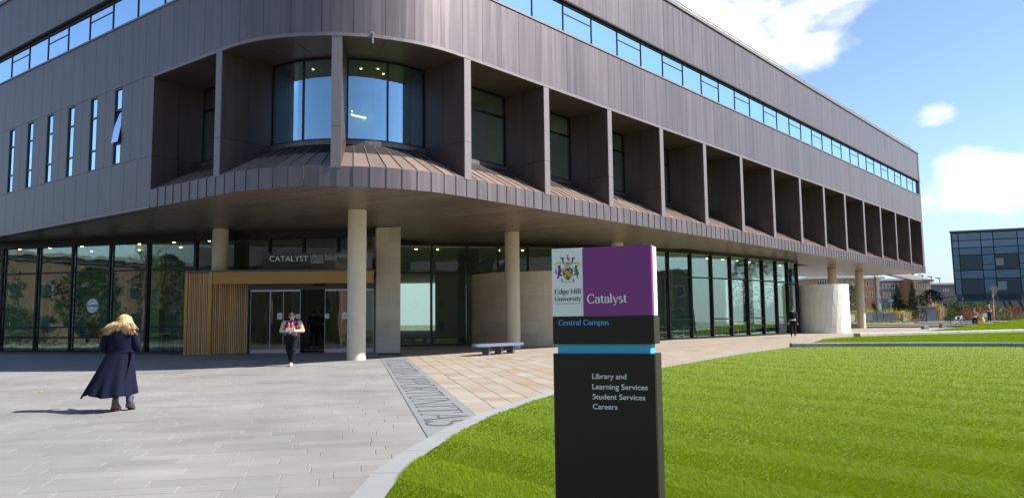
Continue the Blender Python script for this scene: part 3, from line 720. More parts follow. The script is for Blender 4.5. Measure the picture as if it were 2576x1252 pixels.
# small downlights and light lines on the first floor
def disc(mb, c, r_, z): mb.prism([(c.x+r_*math.cos(2*math.pi*i/10), c.y+r_*math.sin(2*math.pi*i/10)) for i in range(10)], z-.02, z)
for s in [-10.2, -7, -5.6, -4.3, -2.9, -1.6, -.6, 2.3, 4.0, 6.5, 8.3, 10.7, 12.4, 14.8]:
    m_ = MB(); disc(m_, path(s, DEP+1.0+.5*random.random()), .035, RT+.068); build('downlight', m_, M['lampwarm'], lib)
for s, o_, ln in ((-6.2, 5, 1.0), (-2.6, 5.5, 1.4), (.2, 5.5, .8), (9.5, 4.5, .9)):
    p, q_ = path(s, o_), path(s+ln, o_); m_ = MB(); m_.beam((p.x, p.y, 9.3), (q_.x, q_.y, 9.3), .07, .05); build('pendant_light', m_, M['lamptube'], lib)
# ---- ground floor glazing
def gl_line(pts, n=10):
    P = smooth_line(pts, n); L = [0]
    for a, b in zip(P[:-1], P[1:]): L.append(L[-1]+(b-a).length)
    return P, L
def gl_at(P, L, t):
    for i in range(len(L)-1):
        if t <= L[i+1] or i == len(L)-2:
            k = (t-L[i])/(L[i+1]-L[i]); d = (P[i+1]-P[i]).normalized(); return P[i]+(P[i+1]-P[i])*k, d
def pix_t(P, L, u):                                # distance along the glazing that photo column u falls on (at eye height)
    d = ray(u, 780); k = d.x/d.y; best = None
    for i in range(len(P)-1):
        f0, f1 = P[i].x-k*P[i].y, P[i+1].x-k*P[i+1].y
        if f0*f1 <= 0 and f0 != f1: return L[i] + (L[i+1]-L[i])*f0/(f0-f1)
    return None
ZT = 4.12
def glazing(pts, us, extra_t, lowset, name, z_top, base=None, skip=()):
    P, L = gl_line(pts) if len(pts) > 2 else ([Vector(pts[0]), Vector(pts[1])], [0, (Vector(pts[1])-Vector(pts[0])).length])
    ts = sorted([t for t in (pix_t(P, L, u) for u in us) if t is not None] + extra_t)
    ts = [0] + [t for t in ts if .3 < t < L[-1]-.3] + [L[-1]]
    hd = MB(); sill = MB()
    for a, b in zip(ts[:-1], ts[1:]):
        A, B = gl_at(P, L, a)[0], gl_at(P, L, b)[0]; d = (B-A).normalized(); n = Vector((d.y, -d.x))
        o_ = n*.16
        hd.prism([(A.x+o_.x, A.y+o_.y), (B.x+o_.x, B.y+o_.y), (B.x-o_.x, B.y-o_.y), (A.x-o_.x, A.y-o_.y)][::1], z_top, SF-.002)
        sill.prism([(A.x+n.x*.07, A.y+n.y*.07), (B.x+n.x*.07, B.y+n.y*.07), (B.x-n.x*.07, B.y-n.y*.07), (A.x-n.x*.07, A.y-n.y*.07)], lambda x, y: gz(x, y)-.05, lambda x, y: gz(x, y)+.08)
    cw = build(name, hd, M['frame'], lib); build('sill', sill, M['frame'], cw)
    for i, t in enumerate(ts):
        A, d = gl_at(P, L, min(max(t, .01), L[-1]-.01)); m_ = MB(); rz = math.atan2(d.y, d.x); z0 = gz(A.x, A.y)+.08
        m_.box((A.x, A.y, (z0+z_top)/2), (.085, .24, z_top-z0), rz); build('mullion', m_, M['frame'], cw)
    for i, (a, b) in enumerate(zip(ts[:-1], ts[1:])):
        A, B = gl_at(P, L, a)[0], gl_at(P, L, b)[0]; d = (B-A).normalized(); rz = math.atan2(d.y, d.x); ln = (B-A).length; c = (A+B)/2
        zb = (base if base else gz(c.x, c.y)+.08); zz = [zb] + ([gz(c.x, c.y)+.64, gz(c.x, c.y)+1.1] if i in lowset and not base else []) + ([ZT] if zb < ZT-.2 else []) + [z_top]
        for z in zz[1:-1]: m_ = MB(); m_.box((c.x, c.y, z), (ln-.085, .11, .075), rz); build('transom', m_, M['frame'], cw)
        for z0, z1 in zip(zz[:-1], zz[1:]):
            jit = random.uniform(-.004, .004); m_ = MB(); m_.box((c.x, c.y, (z0+z1)/2), (ln-.085, .014, z1-z0-.07), rz+jit); build('pane', m_, M['glass'], cw)
    return cw, P, L
glazing([(-31, 38.1), (-13.6, 33.35)], (5, 93, 181, 276, 371), [1.5, 3.4, 5.3], {4, 5, 6, 8}, 'curtain_wall', 5.30)
glazing([(-13.6, 33.35), (-5.1, 32.45)], (471, 565, 676, 763, 850), [], set(), 'entrance_glazing', 5.30, base=3.86)
RG = [(-5.62, 37.9), (-2.3, 38.9), (2.1, 39.9), (5, 41.2), (8, 42.8), (11, 45), (13.8, 47.3), (16.5, 49.9), (18.4, 51.8), (19.6, 53.4), (20.3, 55.3), (20.6, 57.5)]
cw, RP, RL = glazing(RG, (1085, 1175, 1254, 1329, 1401, 1470, 1540, 1612, 1682, 1739, 1791, 1839, 1881.6, 1920, 1954, 1982.6, 2007, 2020, 2031), [], {9, 11, 13, 15, 17}, 'curved_curtain_wall', 5.46)
# stone columns
def column(x, y, r_=.325, z0=None):
    zb = gz(x, y)-.05 if z0 is None else z0; m_ = MB(); prof = []; z = zb; hs = (SF - zb)
    joints_ = [zb + 1.25*i for i in range(1, 5)]; prof = [(r_, 0)]
    for j in joints_:
        if j < SF-.3: prof += [(r_, j-zb-.006), (r_-.008, j-zb-.003), (r_-.008, j-zb+.003), (r_, j-zb+.006)]
    prof += [(r_, SF-zb-.03), (r_-.03, SF-zb-.028), (r_-.03, SF-zb+.01)]
    m_.lathe(prof, (x, y, zb), 40); return build('column', m_, M['stone'], lib, True, 40)
for x, y in ((-5.45, 27.2), (-12.15, 32.2), (0.0, 34.3), (5.35, 39.4), (29.3, 65.6), (25.2, 61.2)): column(x, y)
# stone pillar (block faced) beside the doors
def block_wall(name, A, B, th, z0, z1, courses, bl, m='stone', n=None):
    A, B = Vector(A), Vector(B); d = (B-A).normalized(); n = Vector(n) if n else Vector((-d.y, d.x)); ln = (B-A).length; m_ = MB(); e = .012
    m_.prism([(A+d*e+n*e)[:], (B-d*e+n*e)[:], (B-d*e+n*(th-e))[:], (A+d*e+n*(th-e))[:]], z0, z1-.01)
    core = build(name, m_, M['mortar'], lib); h = (z1-z0)/courses
    for r_ in range(courses):
        s = 0; first = True
        while s < ln-.01:
            l = bl*(.5 if (first and r_ % 2) else 1); e_ = min(ln, s+l); first = False
            if ln-e_ < .25: e_ = ln
            m_ = MB(); g = .003; a, b_ = A+d*(s+g), A+d*(e_-g); m_.prism([a[:], b_[:], (b_+n*th)[:], (a+n*th)[:]], z0+r_*h+g, z0+(r_+1)*h-g); build('stone_block', m_, M[m], core); s = e_
    return core
block_wall('stone_pillar', (-5.62, 32.05), (-4.60, 31.95), 1.15, gz(-5, 32)-.02, SF-.02, 8, 1.1, n=(-.34, 1))
m_ = MB(); m_.prism([(-5.35, 33.2), (-5.15, 33.2), (-5.55, 37.95), (-5.75, 37.95)], .4, SF-.01); build('jamb_wall', m_, M['stone'], lib)
def drum(name, c, r_, a0, a1, z0, z1, courses, bl, m, th=.35):
    m_ = MB(); m_.lathe([(r_-.012, z0), (r_-.012, z1-.01), (r_-th, z1-.01), (r_-th, z0)], (c[0], c[1], 0), 40, a0, a1); core = build(name, m_, M['mortar'], lib); h = (z1-z0)/courses
    tot = (a1-a0)*r_; random.seed(int(c[0]*10)+3)
    for q in range(courses):
        s = 0; first = True
        while s < tot-.01:
            l = bl*random.choice((.6, .8, 1, 1.2)); e_ = min(tot, s+l)
            if tot-e_ < .3: e_ = tot
            m_ = MB(); g = .0025; A, B = a0+(s+g)/r_, a0+(e_-g)/r_; nn = max(2, int((e_-s)/.3)); b0 = 0
            for rr in (r_, r_-th):
                for z in (z0+q*h+g, z0+(q+1)*h-g):
                    for i in range(nn+1): a = A+(B-A)*i/nn; m_.v.append((c[0]+rr*math.cos(a), c[1]+rr*math.sin(a), z))
            k = nn+1
            for i in range(nn): m_.face((i, i+1, k+i+1, k+i)); m_.face((2*k+i+1, 2*k+i, 3*k+i, 3*k+i+1)); m_.face((k+i, k+i+1, 3*k+i+1, 3*k+i))
            m_.face((0, k, 3*k, 2*k)); m_.face((nn, 2*k+nn, 3*k+nn, k+nn)); build('stone_block', m_, M[m], core); s = e_
drum('curved_stone_wall', (1.6, 40.6), 4.0, R(195), R(358), gz(1, 38)-.02, 4.05, 6, 1.5, 'stone')
drum('round_stone_wall', (21.35, 53.55), 1.66, R(128), R(395), gz(21, 53)-.02, 4.0, 7, 1.15, 'stone_pale')
# interior of the ground floor
m_ = MB(); m_.prism([(p.x, p.y) for p in inner_poly][::-1], .3, .585); build('floor_slab', m_, M['floor_in'], lib)
m_ = MB(); m_.prism([(p.x, p.y) for p in inner_poly][::-1], 5.42, 5.60); build('inner_ceiling', m_, M['ceil'], lib)
m_ = MB(); m_.prism([(-36, 47), (-7, 43), (-7, 43.2), (-36, 47.2)], .585, 5.42); build('inner_wall', m_, M['wall_in'], lib)
m_ = MB(); m_.prism([(-4.7, 48), (8, 52), (17, 62), (16.8, 62), (7.8, 52.2), (-4.8, 48.2)][::-1], .585, 5.42); build('inner_wall', m_, M['wall_in'], lib)
m_ = MB(); m_.prism([(-13.2, 34.2), (-13.0, 34.2), (-12.2, 43), (-12.4, 43)], .585, 5.42); build('inner_wall', m_, M['wall_in'], lib)
for x, y in ((-17.2, 37.6), (-24, 39.6), (9.4, 47), (13.4, 51.0), (16.4, 54.2), (4.0, 44)): 
    m_ = MB(); m_.box((x, y, 3), (.55, .55, 4.83)); build('inner_column', m_, M['wall_green'], lib)
for u, dd in ((42, 1.2), (118, 1.2), (199, 1.2), (345, 1.2), (432, 1.2), (224, 3.6), (345, 4.0), (450, 3.5), (522, 1.2), (613, 1.2)):
    d = ray(u, 780); k = d.x/d.y; y = (33.35+38.1*0)  # intersect with the glazing line y = a + b x
    b_ = (33.35-38.1)/(-13.6+31); a = 33.35 + 13.6*b_; y = (a/(1-b_*k)) + dd; m_ = MB(); disc(m_, Vector((k*y, y)), .055, 5.415); build('downlight', m_, M['lampwarm'], lib)
for u in (1057, 1112, 1266, 1329, 1455, 1540, 1640, 1778, 1823, 1862, 1900, 1931, 1957, 2010):
    t = pix_t(RP, RL, u)
    if t is None: continue
    A, d = gl_at(RP, RL, t); n = Vector((-d.y, d.x)); c = A + n*1.1; m_ = MB(); disc(m_, c, .055, 5.415); build('downlight', m_, M['lampwarm'], lib)
# recess clip-on camera at the corner
m_ = MB(); p = path(-2.9, -.05); m_.box((p.x, p.y, RT-.05), (.05, .05, .28)); m_.box((p.x, p.y-.05, RT+.1), (.07, .14, .06)); build('bracket', m_, M['steel'], lib)
# ---- entrance portal with slats
pA, pB, pC, pE = Vector((-13.2, 31.34)), Vector((-12.1, 31.16)), Vector((-10.95, 32.2)), Vector((-5.64, 31.72))
ZB = 3.78
pm_ = MB()
for p in (pA+Vector((.06, .05)), pB+Vector((.0, .04))): pm_.box((p.x, p.y, (gz(p.x, p.y)+ZB)/2), (.13, .13, ZB-gz(p.x, p.y)), -.16)
pm_.prism([(pB.x-.05, pB.y), (pE.x, pE.y-.42), (pE.x, pE.y-.12), (pB.x+.5, pB.y+.5)], 3.30, ZB)
portal = build('entrance_portal', pm_, M['bronze'], lib)
m_ = MB(); m_.prism([(pA.x-.02, pA.y-.02), (pB.x, pB.y-.04), (pE.x, pE.y-.46), (pE.x, 32.4), (-13.3, 33.2)], ZB+.002, ZB+.07); build('portal_roof', m_, M['greymetal'], portal)
m_ = MB(); m_.prism([(pA.x+.1, pA.y+.30), (pB.x-.12, pB.y+.30), (pC.x-.15, pC.y+.12), (pC.x-.2, pC.y+.6), (pA.x+.1, 33.2)], .4, ZB-.01); build('portal_core', m_, M['joint'], portal)
def slats(a, b_, n, off):
    d = (b_-a).normalized(); nn = Vector((d.y, -d.x)); 
    for i in range(n):
        c = a + (b_-a)*((i+.5)/n) + nn*off; z0 = gz(c.x, c.y)+.02; m_ = MB(); m_.box((c.x, c.y, (z0+ZB-.02)/2), (.032, .06, ZB-.02-z0), math.atan2(d.y, d.x)); build('slat', m_, M['slat'], portal)
slats(pA+Vector((.12, .0)), pB+Vector((-.06, 0)), 12, -.04); slats(pB+Vector((.07, .07)), pC, 19, -.02)
# doors
yd = 32.22; fr = MB(); zf = gz(-8, 32)
fr.box((-8.3, yd+.06, 3.22), (5.3, .14, .24)); fr.box((-10.98, yd+.06, 1.9), (.10, .16, 2.9)); fr.box((-5.66, yd+.06, 1.9), (.10, .16, 2.9)); 
doors = build('entrance_doors', fr, M['greymetal'], lib)
m_ = MB(); m_.box((-7.98, yd-.04, 3.27), (.45, .08, .07)); build('door_sensor', m_, M['black'], doors)
def dx(u): return aty(u, 800, yd).x
for u0, u1, o_ in ((630, 679, 0), (679, 713, .03), (713, 756, -.04), (817.5, 860, -.04), (860, 940, .0)):
    x0, x1 = dx(u0), dx(u1); c = (x0+x1)/2; leaf = MB(); leaf.box((c, yd+o_, 3.06), (x1-x0, .05, .07)); leaf.box((c, yd+o_, zf+.09), (x1-x0, .05, .16))
    for xx in (x0+.008, x1-.008): leaf.box((xx, yd+o_, (zf+.17+3.02)/2), (.014, .03, 3.02-zf-.17))
    lf = build('door_leaf', leaf, M['steel'], doors)
    m_ = MB(); m_.box((c, yd+o_, (zf+3.1)/2), (x1-x0-.05, .012, 2.9-zf)); build('pane', m_, M['glass'], lf)
for u0, u1, v0, v1 in ((698, 710, 787, 802), (745, 755, 790, 801), (818, 828, 789, 800), (861, 873, 786, 801)):
    a, b_ = aty(u0, v0, yd-.075), aty(u1, v1, yd-.075); m_ = MB(); m_.box(((a.x+b_.x)/2, yd-.075, (a.z+b_.z)/2), (b_.x-a.x, .006, a.z-b_.z)); nt_ = build('notice', m_, M['white'], doors)
    m_ = MB(); 
    for k in range(2): m_.box(((a.x+b_.x)/2, yd-.080, a.z-(a.z-b_.z)*(.35+.3*k)), ((b_.x-a.x)*.7, .003, .018))
    build('notice_text', m_, M['blacktext'], nt_)
m_ = MB(); m_.box((dx(686), yd-.08, 2.2), (.03, .03, .9)); build('door_handle', m_, M['bronze'], doors)
# ================================================================== LETTERING
def arc_pts(cx, cy, rx, ry, a0, a1, n=14): return [(cx+rx*math.cos(R(a0+(a1-a0)*i/n)), cy+ry*math.sin(R(a0+(a1-a0)*i/n))) for i in range(n+1)]
TK, TN = .105, .042
def G(ch):                                          # serif glyph: (strokes, advance); stroke = points [, width]
    X, C, A, D = .47, .70, .74, -.22; S = []
    def st(*p, w=None): S.append((list(p), w))
    def cv(p, w=None): S.append((p, w))
    def sf(x, y, h=.10): S.append(([(x-h, y), (x+h, y)], .036))
    if ch == 'E':
        st((.13, .02), (.13, C-.02)); st((.03, .02), (.56, .02)); st((.03, C-.02), (.54, C-.02)); st((.13, .36), (.42, .36)); st((.56, .0), (.585, .17), w=.03); st((.54, C), (.545, C-.15), w=.03); st((.42, .28), (.42, .44), w=.03); return S, .64
    if ch == 'H': st((.13, 0), (.13, C)); st((.60, 0), (.60, C)); st((.13, .36), (.60, .36)); [sf(x, y) for x in (.13, .60) for y in (.018, C-.018)]; return S, .74
    if ch == 'U': st((.13, C), (.13, .25)); cv(arc_pts(.355, .25, .225, .25, 180, 360)); st((.58, .25), (.58, C), w=.055); sf(.13, C-.018); sf(.58, C-.018, .08); return S, .71
    if ch == 'C': cv(arc_pts(.36, .35, .30, .36, 48, 318, 26)); st((.575, .70), (.575, .50), w=.035); return S, .66
    if ch == 'I': st((.14, 0), (.14, C)); sf(.14, .018); sf(.14, C-.018); return S, .30
    if ch == 'N': st((.12, 0), (.12, C), w=.05); st((.10, C), (.60, .0), w=.10); st((.60, 0), (.60, C), w=.05); sf(.12, .018, .09); sf(.60, C-.018, .09); st((.0, C-.018), (.12, C-.018), w=.036); return S, .72
    if ch == 'S': cv(arc_pts(.25, .525, .17, .165, 35, 250, 16)+arc_pts(.25, .18, .19, .18, 80, -150, 16)); st((.42, .68), (.42, .54), w=.03); st((.06, .18), (.06, .02), w=.03); return S, .50
    if ch == 'T': st((.30, 0), (.30, C)); st((.02, C-.02), (.58, C-.02)); st((.03, C), (.02, C-.16), w=.03); st((.57, C), (.58, C-.16), w=.03); sf(.30, .018); return S, .60
    if ch == 'A': st((.07, 0), (.34, C), w=.045); st((.33, C), (.60, 0), w=.10); st((.17, .25), (.50, .25)); sf(.07, .018, .08); sf(.60, .018, .10); return S, .67
    if ch == 'O': cv(arc_pts(.37, .35, .31, .36, 0, 360, 32)); return S, .74
    if ch in 'PR':
        st((.13, 0), (.13, C)); sf(.13, .018); st((.03, C-.018), (.30, C-.018)); cv([(.28, C-.02)]+arc_pts(.30, .52, .20, .165, 90, -90)+[(.13, .355)])
        if ch == 'R': st((.28, .36), (.54, .0), w=.09); sf(.57, .018, .07); return S, .62
        return S, .57
    if ch == 'd': cv(arc_pts(.24, .235, .20, .25, 40, 320, 20)); st((.43, 0), (.43, A)); sf(.38, A-.018, .06); sf(.47, .018, .06); return S, .54
    if ch == 'g': cv(arc_pts(.23, .30, .17, .17, 0, 360, 24)); cv([(.12, .16), (.10, .06), (.30, .03), (.40, -.03)]+arc_pts(.235, -.10, .19, .11, 20, -330, 22), .05); st((.36, .41), (.47, .46), w=.05); return S, .49
    if ch == 'e': cv([(.06, .26), (.42, .26)], .038); cv(arc_pts(.245, .235, .19, .245, 5, 315, 24)); return S, .47
    if ch in 'il':
        st((.13, 0), (.13, X if ch == 'i' else A)); sf(.13, .018, .09); sf(.09, (X if ch == 'i' else A)-.018, .05)
        if ch == 'i': st((.13, .58), (.13, .69), w=.11)
        return S, .27
    if ch in 'nmur':
        if ch == 'u':
            st((.12, X), (.12, .14)); cv(arc_pts(.27, .15, .15, .15, 180, 330)); st((.43, 0), (.43, X)); sf(.08, X-.018, .05); sf(.39, X-.018, .05); sf(.47, .018, .05); return S, .54
        st((.12, 0), (.12, X)); sf(.12, .018, .085); sf(.08, X-.018, .05)
        if ch == 'r': cv(arc_pts(.27, .31, .15, .16, 170, 60, 10)); st((.335, .43), (.335, .38), w=.09); return S, .38
        cv(arc_pts(.275, .32, .155, .15, 175, 0, 12)+[(.43, .30)]); st((.43, .32), (.43, 0)); sf(.43, .018, .085)
        if ch == 'm': cv(arc_pts(.585, .32, .155, .15, 175, 0, 12)+[(.74, .30)]); st((.74, .32), (.74, 0)); sf(.74, .018, .085); return S, .85
        return S, .54
    if ch == 'v': st((.05, X), (.24, 0), w=.095); st((.23, 0), (.42, X), w=.042); sf(.05, X-.018, .07); sf(.42, X-.018, .06); return S, .47
    if ch == 'y': st((.05, X), (.25, .02), w=.095); st((.43, X), (.22, -.10), w=.042); cv([(.23, -.08), (.17, -.19), (.08, -.19)], .06); sf(.05, X-.018, .07); sf(.43, X-.018, .06); return S, .48
    if ch == 's': cv(arc_pts(.19, .355, .12, .115, 40, 250, 12)+arc_pts(.19, .125, .135, .125, 80, -150, 12)); return S, .38
    if ch == 't': cv([(.15, .60), (.15, .14)]+arc_pts(.25, .12, .10, .115, 190, 300, 8)); st((.02, X-.02), (.31, X-.02)); return S, .34
    if ch == 'a': cv([(.07, .36)]+arc_pts(.22, .33, .15, .14, 160, 0, 10)+[(.37, .08)]); cv(arc_pts(.21, .135, .15, .135, 70, 360, 16)); st((.36, .10), (.44, .02), w=.06); return S, .46
    if ch == 'p': st((.12, D), (.12, X)); cv(arc_pts(.30, .235, .20, .25, 140, -140, 20)); sf(.12, D+.018, .09); sf(.08, X-.018, .05); return S, .54
    return S, .28
def serif(text, org, ux, uy, size, width=None, thick=.0015, squeeze=1.0, bold=1.0):
    """ribbon letters in the plane (ux, uy) with the origin at the start of the baseline"""
    ux, uy = Vector(ux).normalized(), Vector(uy).normalized(); nz = ux.cross(uy); adv = sum(G(c)[1] for c in text); kx = (width/adv) if width else size*squeeze
    mb = MB(); x0 = 0; lv = 0; org = Vector(org)
    for ch in text:
        S, a = G(ch)
        for pts, wd in S:
            lv += 1; h = thick + (lv % 7)*.00012*max(1, thick/.0015); q = [((x0+p[0])*kx, p[1]*size) for p in pts]; k = len(q); Lf, Rt = [], []
            for i in range(k):
                dx_, dy_ = q[min(i+1, k-1)][0]-q[max(i-1, 0)][0], q[min(i+1, k-1)][1]-q[max(i-1, 0)][1]; l = math.hypot(dx_, dy_) or 1; dx_, dy_ = dx_/l, dy_/l
                ww = (wd if wd else TN+(TK-TN)*abs(dy_)**1.2)*bold; wx, wy = ww*kx/2, ww*size/2
                if wd: wy = max(wy, 0)
                Lf.append((q[i][0]-dy_*wx, q[i][1]+dx_*wy)); Rt.append((q[i][0]+dy_*wx, q[i][1]-dx_*wy))
            b = len(mb.v)
            for z in (0, h):
                for p in Lf+Rt: mb.v.append(tuple(org + ux*p[0] + uy*p[1] + nz*z))
            for i in range(k-1):
                mb.face((b+2*k+i, b+3*k+i, b+3*k+i+1, b+2*k+i+1)); mb.face((b+i, b+i+1, b+2*k+i+1, b+2*k+i)); mb.face((b+k+i+1, b+k+i, b+3*k+i, b+3*k+i+1))
            mb.face((b, b+2*k, b+3*k, b+k)); mb.face((b+k-1, b+2*k-1, b+4*k-1, b+3*k-1))
        x0 += a
    return mb
def sans(text, org, ux, uy, height, width=None, depth=.002, bold=0):
    cu = bpy.data.curves.new('t', 'FONT'); cu.body = text; cu.extrude = depth/2; cu.offset = bold; cu.resolution_u = 4; o = bpy.data.objects.new('t', cu); COL.objects.link(o)
    dg = bpy.context.evaluated_depsgraph_get(); dg.update(); me = bpy.data.meshes.new_from_object(o.evaluated_get(dg)); bpy.data.objects.remove(o)
    V = [v.co.copy() for v in me.vertices]; xm = min(v.x for v in V); xM = max(v.x for v in V); cap = .69
    ky = height/cap; kx = (width/(xM-xm)) if width else ky; ux, uy = Vector(ux).normalized(), Vector(uy).normalized(); nz = ux.cross(uy); org = Vector(org)
    for v, c in zip(me.vertices, V): v.co = org + ux*(c.x-xm)*kx + uy*c.y*ky + nz*(c.z+depth/2)
    return me
def textobj(name, me, m, parent):
    me.materials.clear(); me.materials.append(M[m]); return link(name, me, parent)
# inscription in the paving: runs towards the viewer, tops to the right
P0 = pq(1.03, 27.35); o_ = Vector((P0[0], P0[1], gz(*P0)+.0065)); P1 = pq(1.03, 11.05); uy_ = pq(2.03, 27.35)
e1 = Vector((P1[0], P1[1], gz(*P1)+.0065)); ux_ = e1-o_; up_ = Vector((uy_[0]-P0[0], uy_[1]-P0[1], gz(*uy_)-gz(*P0)))
build('inscription', serif('IN SCIENTIA OPPORTUNITAS', o_, ux_, up_, 1.0, ux_.length, .0012, bold=.85), M['letter_dark'], band_o)
# ================================================================== TOTEM SIGN
Dl, Dr = 5.14, 4.905
sl_ = aty(1389.5, 760, Dl); sr_ = aty(1642.0, 760, Dr); A2 = Vector((sl_.x, sl_.y)); B2 = Vector((sr_.x, sr_.y)); sd_ = (B2-A2).normalized(); sn = Vector((-sd_.y, sd_.x)); SW = (B2-A2).length
def zpx(v, u=1515, y=5.02): return aty(u, v, y).z
zt, zp, zk, zc, zd, z0s = zpx(620.5), zpx(794), zpx(865), zpx(889), 0, gz(.6, 5)-.05
sign = thing('information_sign', ((A2.x+B2.x)/2, (A2.y+B2.y)/2, gz(.6, 5)), 'tall black campus information sign with purple and white head on the lawn', 'sign')
def sbox(name, x0, x1, y0, y1, za, zb_, m, parent=sign, bev=.004):
    m_ = MB(); a, b_ = A2+sd_*x0, A2+sd_*x1; e = bev
    pts = [a+sn*(y0+e), a+sd_*e+sn*y0, b_-sd_*e+sn*y0, b_+sn*(y0+e), b_+sn*y1, a+sn*y1]; m_.prism([p[:] for p in pts], za, zb_); return build(name, m_, M[m], parent)
TKN = .18; wsplit = SW*(1470-1389.5)/(1642-1389.5)
sbox('white_panel', .0, wsplit-.001, 0, .05, zp+.001, zt, 'white'); sbox('purple_panel', wsplit+.001, SW, 0, .05, zp+.001, zt, 'purple'); sbox('head_body', .003, SW-.003, .052, TKN, zp+.001, zt-.002, 'white')
sbox('black_head_panel', .0, SW+.006, -.002, TKN+.004, zk, zp-.001, 'black')
sbox('blue_band', .028, SW-.022, .012, TKN-.02, zc-.01, zk+.01, 'blue'); lower = sbox('lower_body', .0, SW+.01, -.006, TKN+.012, z0s, zc, 'black', bev=.008)
scr = MB(); scr.ball((0, 0, 0), (.006, .004, .006), 8, 6); scm = scr.mesh('screw', M['greymetal'])
for z in (.25, .55, .85, 1.15, zc-.05): p = B2 + sd_*.012 + sn*.15; link('screw', scm, sign, (p.x, p.y, z))
def sp3(x, z, off=-.0035): p = A2 + sd_*x + sn*off; return Vector((p.x, p.y, z))
def px2x(u, v): # photo pixel on the sign front -> (x along the sign, z)
    d = ray(u, v); t = (A2.dot(sn))/(d.x*sn.x+d.y*sn.y); P = Vector((d.x*t, d.y*t)); return (P-A2).dot(sd_), EYE+d.z*t
U3 = (sd_.x, sd_.y, 0); UZ = (0, 0, 1)
def stext(text, u0, u1, vb, cap_px, m, sans_=False, off=-.0015, bold=1.0):
    x0, z = px2x(u0, vb); x1, _ = px2x(u1, vb); zc_ = px2x(u0, vb-cap_px)[1]-z; org = sp3(x0, z, off)
    if sans_: textobj('lettering', sans(text, org, U3, UZ, zc_, x1-x0, .002, bold=.005), m, sign)
    else: build('lettering', serif(text, org, U3, UZ, zc_/.70, x1-x0, .001, bold=bold), M[m], sign)
stext('Edge Hill', 1395, 1462.5, 739.3, 11.5, 'blacktext'); stext('University', 1395.5, 1463, 757, 10.5, 'blacktext')
a, b_ = px2x(1395.5, 763.5), px2x(1463, 763.2); m_ = MB(); m_.beam(sp3(*a, -.001), sp3(*b_, -.001), .0015, .0022); build('rule_line', m_, M['blacktext'], sign)
stext('Catalyst', 1477, 1578, 762, 21.5, 'whitetext', bold=1.1); stext('Central Campus', 1405.5, 1532.5, 817.5, 12.5, 'bluetext', off=-.004, bold=1.05)
for tx, u0, u1, vb in (('Library and', 1491, 1576.5, 951.5), ('Learning Services', 1491, 1630, 977.5), ('Student Services', 1492, 1624, 1002.5), ('Careers', 1492.5, 1554, 1027.5)): stext(tx, u0, u1, vb, 13.2, 'whitetext', True, off=-.0075)
# coat of arms on the white panel: coloured pieces laid on the board
crest = None
def cz(x, y): return px2x(1386.5+x*.17356, 626.1+y*.17356)
cmat = {k: mat('crest_'+k, c, .5) for k, c in dict(purple=(.12, .03, .22), green=(.02, .20, .07), gold=(.75, .50, .05), red=(.55, .04, .04), dark=(.03, .03, .03), grey=(.45, .46, .48), pale=(.80, .80, .82)).items()}
lvl = [0]
def cpoly(pts, m, k=1):
    lvl[0] += 1; off = -.0010 - .00012*lvl[0]*.5; m_ = MB(); P = [sp3(*cz(*p), off) for p in pts]; Q = [sp3(*cz(*p), -.0004) for p in pts]; n = len(P)
    b = len(m_.v); m_.v += [tuple(v) for v in P+Q]; m_.face(range(n)); [m_.face((i, (i+1) % n, n+(i+1) % n, n+i)) for i in range(n)]; return m_
def crest_piece(name, polys, m):
    m_ = MB()
    for pts in polys:
        c = cpoly(pts, m); b = len(m_.v); m_.v += c.v; [m_.face([b+i for i in f]) for f in c.f]
    return build(name, m_, cmat[m], crest)
def ell(cx, cy, rx, ry, n=10): return [(cx+rx*math.cos(2*math.pi*i/n), cy+ry*math.sin(2*math.pi*i/n)) for i in range(n)]
sh = [(168, 282), (245, 276), (310, 282), (312, 360), (300, 410), (250, 456), (190, 415), (170, 365)]
mm = cpoly(sh, 'green'); crest = build('crest_shield', mm, cmat['green'], sign)
crest_piece('crest_field', [[(200, 282), (310, 282), (311, 372)]], 'purple'); crest_piece('crest_bend', [[(168, 282), (200, 281), (311, 385), (300, 415), (285, 425), (168, 310)]], 'gold')
crest_piece('crest_rose', [ell(204, 315, 14, 16), ell(240, 352, 14, 16), ell(275, 387, 14, 16)], 'red'); crest_piece('crest_rose_eye', [ell(204, 315, 5, 6), ell(240, 352, 5, 6), ell(275, 387, 5, 6)], 'gold')
crest_piece('crest_sun', [ell(278, 316, 14, 16, 12), ell(207, 392, 16, 18, 12)], 'gold')
crest_piece('crest_lion', [[(98, 240), (130, 232), (140, 255), (128, 275), (150, 290), (166, 285), (166, 298), (140, 312), (150, 325), (168, 318), (166, 332), (135, 345), (140, 365), (166, 378), (165, 395), (130, 390), (110, 395), (118, 425), (95, 432), (84, 415), (100, 375), (96, 330), (108, 290), (97, 268)],
    [(60, 285), (76, 278), (70, 300), (82, 330), (78, 350), (96, 355), (92, 368), (66, 355), (60, 335), (66, 318), (58, 300)]], 'purple')
crest_piece('crest_antelope', [[(352, 232), (385, 238), (384, 258), (372, 268), (386, 300), (396, 330), (408, 352), (398, 372), (384, 372), (392, 418), (380, 424), (366, 380), (345, 372), (315, 392), (312, 382), (340, 355), (352, 335), (330, 312), (314, 330), (312, 320), (332, 300), (346, 306), (352, 280), (318, 285), (316, 278), (350, 268), (342, 252)]], 'green')
crest_piece('crest_bird', [[(232, 98), (222, 92), (240, 82), (249, 90), (244, 110), (240, 122), (262, 132), (270, 160), (258, 165), (256, 178), (250, 178), (248, 160), (232, 150), (226, 130), (234, 112)]], 'red')
